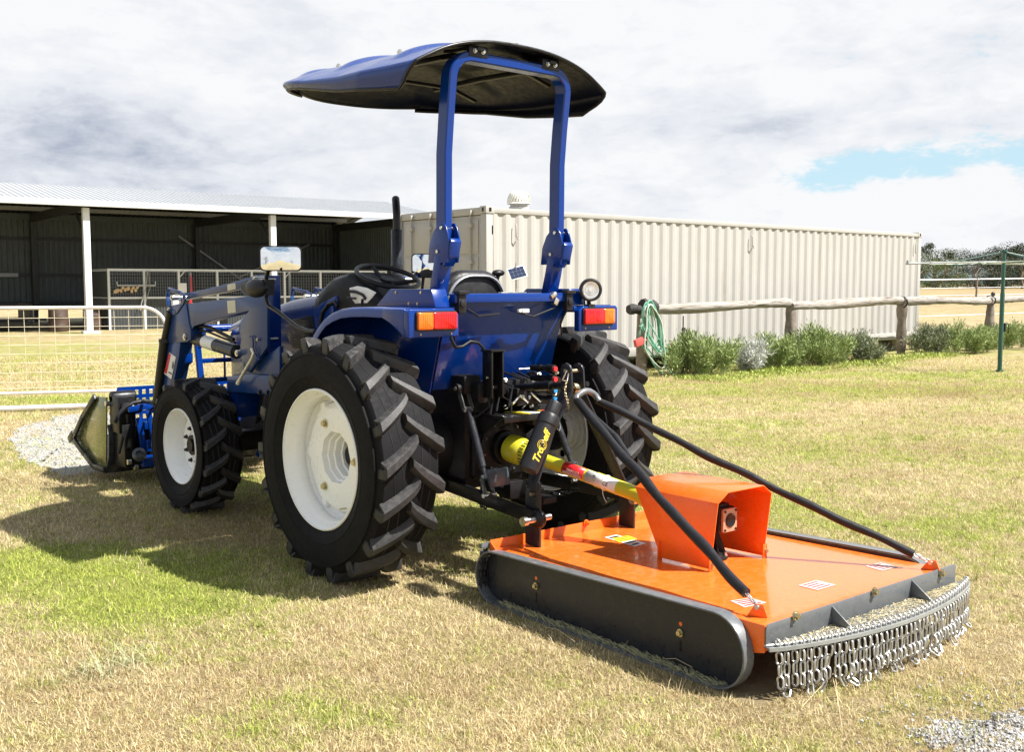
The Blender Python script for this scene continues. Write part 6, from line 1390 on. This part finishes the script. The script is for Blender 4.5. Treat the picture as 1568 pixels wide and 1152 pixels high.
for k in range(6): a=2*PI*k/6; m.bolt((gx-.01+.088*math.cos(a),.01+.088*math.sin(a),dz(.01)+.018),(0,0,1),.009,.016)
m.build('gearbox_bolt',STEEL,mw,sep=True)
m=MB(); w,h=.050,.056; P=[]
for cx,cz,a0 in ((gx+w-.01,gz_+h-.01,0),(gx-w+.01,gz_+h-.01,90),(gx-w+.01,gz_-h+.01,180),(gx+w-.01,gz_-h+.01,270)):
    for k in range(5): q=R_(a0+22.5*k); P.append((cx+.01*math.cos(q),-.105,cz+.01*math.sin(q)))
m.prism(P,(0,-.016,0)); m.build('gearbox_cap',TAN,mw,bevel=.002)
m=MB(); m.lathe([(.001,.003),(.028,.003),(.031,.005),(.034,.004),(.034,0)],(gx,-.1215,gz_),(0,-1,0),n=32)
for sx_ in(-1,1):
    for sz_ in(-1,1): m.cyl((gx+sx_*.039,-.121,gz_+sz_*.045),(gx+sx_*.039,-.126,gz_+sz_*.045),.006,n=8)
m.build('cap_plug',BLACK,mw,smooth=40)
# A-frame
af=mp('hitch_frame')
def flat(pts,th,dp,name,mt=DGREY,par=af,bevel=.0025,dirx=-1):
    rings=[]
    for p in pts: p=Vector(p); rings.append([p,p+Vector((dirx*th,0,0)),p+Vector((dirx*th,dp,0)),p+Vector((0,dp,0))])
    m=MB(); m.loft(rings); return m.build(name,mt,par,bevel=bevel)
LP=[M.Y(*q,.74) for q in ((877,566),(878,600),(850,661),(825,742),(824,752))]
flat(LP,.012,.085,'frame_leg')
RP=[M.Y(*q,.74) for q in ((895,566),(897,600),(933,678),(960,738),(968,757))]
flat(RP,.012,.085,'frame_leg')
m=MB()
for P_ in (LP,RP): 
    t=P_[0]; m.prism([(t.x,t.y,t.z),(t.x,t.y+.012,t.z+.022),(t.x,t.y+.042,t.z+.032),(t.x,t.y+.072,t.z+.022),(t.x,t.y+.085,t.z)],(-.012,0,0))
m.build('leg_ear',DGREY,af,bevel=.002,sep=True)
b_=LP[-1]; r_=RP[-1]
flat([b_+Vector((.012,-.012,.045)),b_+Vector((.012,-.012,0)),Vector((b_.x+.012,b_.y-.012,dz(.75)))],.014,.115,'hitch_plate')
flat([r_+Vector((.014,-.012,.045)),r_+Vector((.014,-.012,0)),Vector((r_.x+.014,r_.y-.012,dz(.75)))],.014,.115,'hitch_plate')
m=MB(); p=b_+Vector((.014,.03,-.02)); m.cyl(p,p-Vector((.04,0,0)),.009,n=12); m.cyl(p,p+Vector((.008,0,0)),.013,n=6); p=r_+Vector((.014,.03,-.02)); m.cyl(p,p+Vector((.01,0,0)),.013,n=6)
t1,t2=LP[0],RP[0]
m.cyl(t1+Vector((-.02,.04,-.01)),t2+Vector((.02,.04,-.01)),.011,n=14); m.cyl(t1+Vector((-.02,.045,-.10)),t2+Vector((.03,.045,-.10)),.011,n=14); m.cyl(t2+Vector((.0,.045,-.10)),t2+Vector((-.045,.045,-.10)),.030,n=20)
m.build('hitch_pin',BRASS,af,smooth=40)
m=MB(); m.tube([t1+Vector((-.03,.0,-.02)),t1+Vector((-.07,-.03,.0)),t1+Vector((-.09,-.02,-.05)),t1+Vector((-.04,0,-.06))],.0035,6,closed=True); m.build('linch_pin',STEEL,af,smooth=60)
m=MB(); c0=t1+Vector((-.05,-.01,-.06))
for k in range(9): m.link(c0+Vector((-.012*math.sin(k*.6),0,-.017*k)),(0.1,0,1),(1,0,0) if k%2 else (0,1,0),.022,.012,.002)
m.build('pin_chain',BRASS,af,smooth=60)
# bent pipe that carries the two stays
A1=M.Y(882,609,.70); A2=M.Y(912,606,.70)
m=MB(); mid=(A1+A2)/2; pts=[A1+Vector((0,-.03,-.03))]+[A1.lerp(A2,t)+Vector((0,0,.030*math.sin(PI*t))) for t in (0,.15,.3,.5,.7,.85,1)]+[A2+Vector((0,-.03,-.03))]
m.tube(pts,.017,14); m.build('stay_pipe',GREY,af,smooth=60)
E1=M.Z(1161,930,.335); E2=M.Z(1426,862,.33)
def sleeve(a,b,r,name,seed,sag=.0):
    rn=random.Random(seed); a=Vector(a);b=Vector(b); pts=[];rs=[]; n=40
    for k in range(n+1): t=k/n; pts.append(a.lerp(b,t)+Vector((.004*math.sin(t*17+seed),.003*math.sin(t*23),-sag*math.sin(PI*t)+.003*math.sin(t*31+seed)))); rs.append(r*(1+.05*math.sin(t*41+seed)+.05*math.sin(t*19)))
    m=MB(); m.tube(pts,rs,14); return m.build(name,HOSE,mw,smooth=60)
def stay(a,e,seed,r):
    a=Vector(a); d=(a-e).normalized(); s_=e+d*.085; sleeve(a,s_,r,'stay_sleeve',seed,.012)
    m=MB()
    for k in range(4): c=e+d*(.012+.026*k); m.link(c,d,(1,0,0) if k%2 else (0,.5,1),.036,.020,.0036)
    m.build('stay_chain',CHAIN,mw,smooth=60)
    m=MB(); ez=dz(e.y); m.prism([(e.x-.02,e.y+.04,ez),(e.x+.015,e.y-.035,ez),(e.x+.005,e.y-.02,e.z+.012),(e.x-.008,e.y+.008,e.z+.012)],(.008,.003,0)); m.build('stay_lug',ORANGE,mw,bevel=.002)
    m=MB(); m.cyl(e-Vector((.012,0,0)),e+Vector((.018,0,0)),.010,n=12); m.build('shackle_bolt',STEEL,mw)
stay(A1+Vector((0,-.01,-.02)),E1,1,.0225); stay(A2+Vector((0,-.01,-.02)),E2,5,.019)
# upper loops of the sleeves gathered behind the pipe
m=MB(); m.tube([A1+Vector((0,.0,-.01)),A1.lerp(E1,.10)+Vector((.03,0,-.03)),A1.lerp(E1,.22)+Vector((.05,0,-.02)),A1.lerp(E1,.34)+Vector((.02,0,-.012))],[.018,.022,.020,.012],10)
m.build('sleeve_end',HOSE,mw,smooth=60)
# document canister
CA=M.Y(849,620,.70); CB=M.Y(811,714,.68); axc=(CA-CB).normalized()
cn=mp('document_canister')
LN=(CA-CB).length; m=MB(); m.lathe([(.001,-.03),(.040,-.03),(.051,-.022),(.053,0),(.053,LN*.66),(.057,LN*.67),(.057,LN*.78),(.050,LN*.83),(.001,LN*.83)],CB,axc,n=40); m.build('canister_tube',BLACKP,cn,smooth=40)
m=MB(); m.lathe([(.038,LN*.82),(.038,LN*1.02),(.035,LN*1.04),(.001,LN*1.04)],CB,axc,n=12); 
m.build('canister_cap',BLACKP,cn,bevel=.001,smooth=25)
m=MB()
for t in (.60,-.02): p=CB+axc*LN*t; m.tube([p+Vector((.03,.03,0)),p+Vector((.06,.02,0)),p+Vector((.075,.06,.01))],.008,sq=(.02,.006))
p=CB+axc*LN*.62; m.tube([p+Vector((.05,-.02,.0)),p+Vector((.068,-.03,-.02)),p+Vector((.085,-.02,.0)),p+Vector((.09,.0,.04))],.004,6)
m.build('canister_clamp',BLACK,cn)
toC=Vector((M.R.T@(CAM-M.o)).tolist())
def text(body,size,pos,xdir,nrm,mt,par,name,ext=.0006,shear=0,bold=.0):
    cu=bpy.data.curves.new(name,'FONT'); cu.body=body; cu.size=size; cu.align_x='CENTER'; cu.align_y='CENTER'; cu.extrude=ext; cu.shear=shear; cu.offset=bold; cu.resolution_u=3
    tmp=bpy.data.objects.new('tmp',cu); COL.objects.link(tmp); dg=bpy.context.evaluated_depsgraph_get(); me=bpy.data.meshes.new_from_object(tmp.evaluated_get(dg)); bpy.data.objects.remove(tmp)
    me.materials.clear(); me.materials.append(mt); o=bpy.data.objects.new(name,me); COL.objects.link(o); o.parent=par
    x=Vector(xdir).normalized(); n=Vector(nrm); n=(n-x*n.dot(x)).normalized(); y=n.cross(x); R=Matrix((x,y,n)).transposed(); o.matrix_local=Matrix.Translation(Vector(pos))@R.to_4x4(); return o
GOLD=mat('gold_print',(.85,.62,.05),.4)
def wrap(o,rad):
    """bend flat lettering round the tube it is printed on (its local y runs round the tube)"""
    for v in o.data.vertices: y=v.co.y; z=v.co.z; a=y/rad; v.co.y=(rad+z)*math.sin(a); v.co.z=(rad+z)*math.cos(a)-rad
nc=(toC-CB); nc=(nc-axc*nc.dot(axc)).normalized(); sd=axc.cross(nc)*1.0; nc2=(nc-sd*.40).normalized() if (sd.x<0) else (nc+sd*.40).normalized()
for body,tpos,sz in (('Tro',.17,.052),('eff',.475,.052)):
    o=text(body,sz,CB+axc*LN*(tpos-.01)+nc2*.0550,axc,nc2,GOLD,cn,'canister_lettering',shear=.3,bold=.0012); wrap(o,.0550)
m=MB(); c=CB+axc*LN*.325+nc2*.054; e2=axc.cross(nc2).normalized()
def onc(a,b): # point on tube: a along the axis, b round it
    q=b/.054; return CB+axc*(LN*.325+a)+(nc2*math.cos(q)+e2*math.sin(q))*.0542
for r in (.026,.019): m.tube([onc(r*math.cos(q),r*math.sin(q)) for q in [2*PI*k/24 for k in range(24)]],.0011,5,closed=True)
m.tube([onc(.013*math.cos(q),.009*math.sin(q)+ (.0)) for q in [R_(-60+ 24*k) for k in range(8)]],.0016,5); m.tube([onc(-.012+.008*math.cos(q),-.004+.007*math.sin(q)) for q in [R_(160+ 24*k) for k in range(8)]],.0016,5)
m.build('canister_emblem',GOLD,cn,smooth=60)
# ================================================================ drive shaft
ds=thing('drive_shaft','yellow plastic guarded drive shaft between the tractor and the orange gearbox cover','drive shaft',(0,0,0))
S0=Vector((0,-.455,.668)); S1=T.X(972,756,.09); S1=S1+(S1-S0)*.16; sa=(S1-S0).normalized(); SL=(S1-S0).length
m=MB(); m.lathe([(.058,-.04),(.078,-.035),(.082,0),(.080,.045),(.072,.075),(.060,.085),(.058,.082)],S0,sa,n=40); m.build('shaft_cone',YELLOW,ds,smooth=40)
m=MB(); m.lathe([(.066,.078),(.070,.080),(.070,.118),(.058,.135),(.040,.145),(.036,.16)],S0,sa,n=40); d,a,b=basis(sa)
m.build('shaft_collar',YELLOW,ds,smooth=40)
m=MB()
for k in range(22): q=2*PI*k/22; c=S0+sa*.100+(a*math.cos(q)+b*math.sin(q))*.0702; R=Matrix((sa,(a*math.cos(q)+b*math.sin(q)),sa.cross(a*math.cos(q)+b*math.sin(q)))).transposed(); m.box(c,(.026,.003,.007),R)
m.build('collar_slots',mat('slot_shadow_plastic',(.09,.085,.01),.6),ds)
m=MB(); m.lathe([(.036,.14),(.036,.62),(.0385,.622),(.0385,.64),(.036,.645)],S0,sa,n=32); m.build('outer_tube',YELLOW,ds,smooth=40)
m=MB(); m.lathe([(.0395,.60),(.0395,SL-.12),(.05,SL-.08),(.05,SL)],S0,sa,n=32); m.lathe([(.0395,.60),(.036,.598)],S0,sa,n=32); m.build('inner_tube',YELLOW,ds,smooth=40)
def tubesticker(y0,y1,a0,a1,mt,name,r=.0366):
    toc=(Vector(CAM.tolist())-S0); toc=(toc-sa*toc.dot(sa)).normalized(); e=sa.cross(toc).normalized()
    if e.z<0: e=-e
    V=[];n=10
    for j in (0,1):
        for k in range(n+1): q=R_(a0+(a1-a0)*k/n); V.append(S0+sa*(y0,y1)[j]+(toc*math.cos(q)+e*math.sin(q))*r)
    m=MB(); m.add(V,[(k,k+1,n+2+k,n+1+k) for k in range(n)]); o=m.build(name,mt,ds,smooth=60); md=o.modifiers.new('t','SOLIDIFY'); md.thickness=.0006; return toc,e
ST0=.445; ST1=.56
toc,e=tubesticker(.38,.53,-50,72,STKR,'danger_sticker'); tubesticker(.545,.75,-52,58,STKW,'instruction_sticker',.0402)
def ontube(y,q,r): q=R_(q); return S0+sa*y+(toc*math.cos(q)+e*math.sin(q))*r,(toc*math.cos(q)+e*math.sin(q))
p,n_=ontube(.460,-12,.0372); o=text('DANGER',.022,p,sa,n_,STKW,ds,'danger_lettering'); wrap(o,.037)
m=MB()
for q in (-28,-36,-44):
    p0,_=ontube(.39,q,.0372); p1,_=ontube(.52,q,.0372); m.tube([p0,p1],.0012,4)
m.build('danger_small_print',STKW,ds)
p,n_=ontube(.685,-12,.0408); o=text('CE',.030,p,sa,n_,STKB,ds,'mark_lettering',bold=.0004); wrap(o,.040)
m=MB(); p0,_=ontube(.600,5,.0406); p1,_=ontube(.612,-22,.0406); p2,_=ontube(.620,8,.0406); m.tube([p0,p1,p2,p0],.0016,5); p0,_=ontube(.595,18,.0406);p1,_=ontube(.61,22,.0406); m.tube([p0,p1],.003,6); m.build('sticker_symbol',STKB,ds)
m=MB(); m.lathe([(.0405,.660),(.0425,.662),(.0425,.668),(.0405,.670)],S0,sa,n=32); m.tube([ontube(.664,-80,.042)[0],ontube(.67,-85,.06)[0],ontube(.70,-80,.085)[0],ontube(.73,-70,.10)[0]],.0022,6); m.build('cable_tie',STKW,ds,smooth=50)
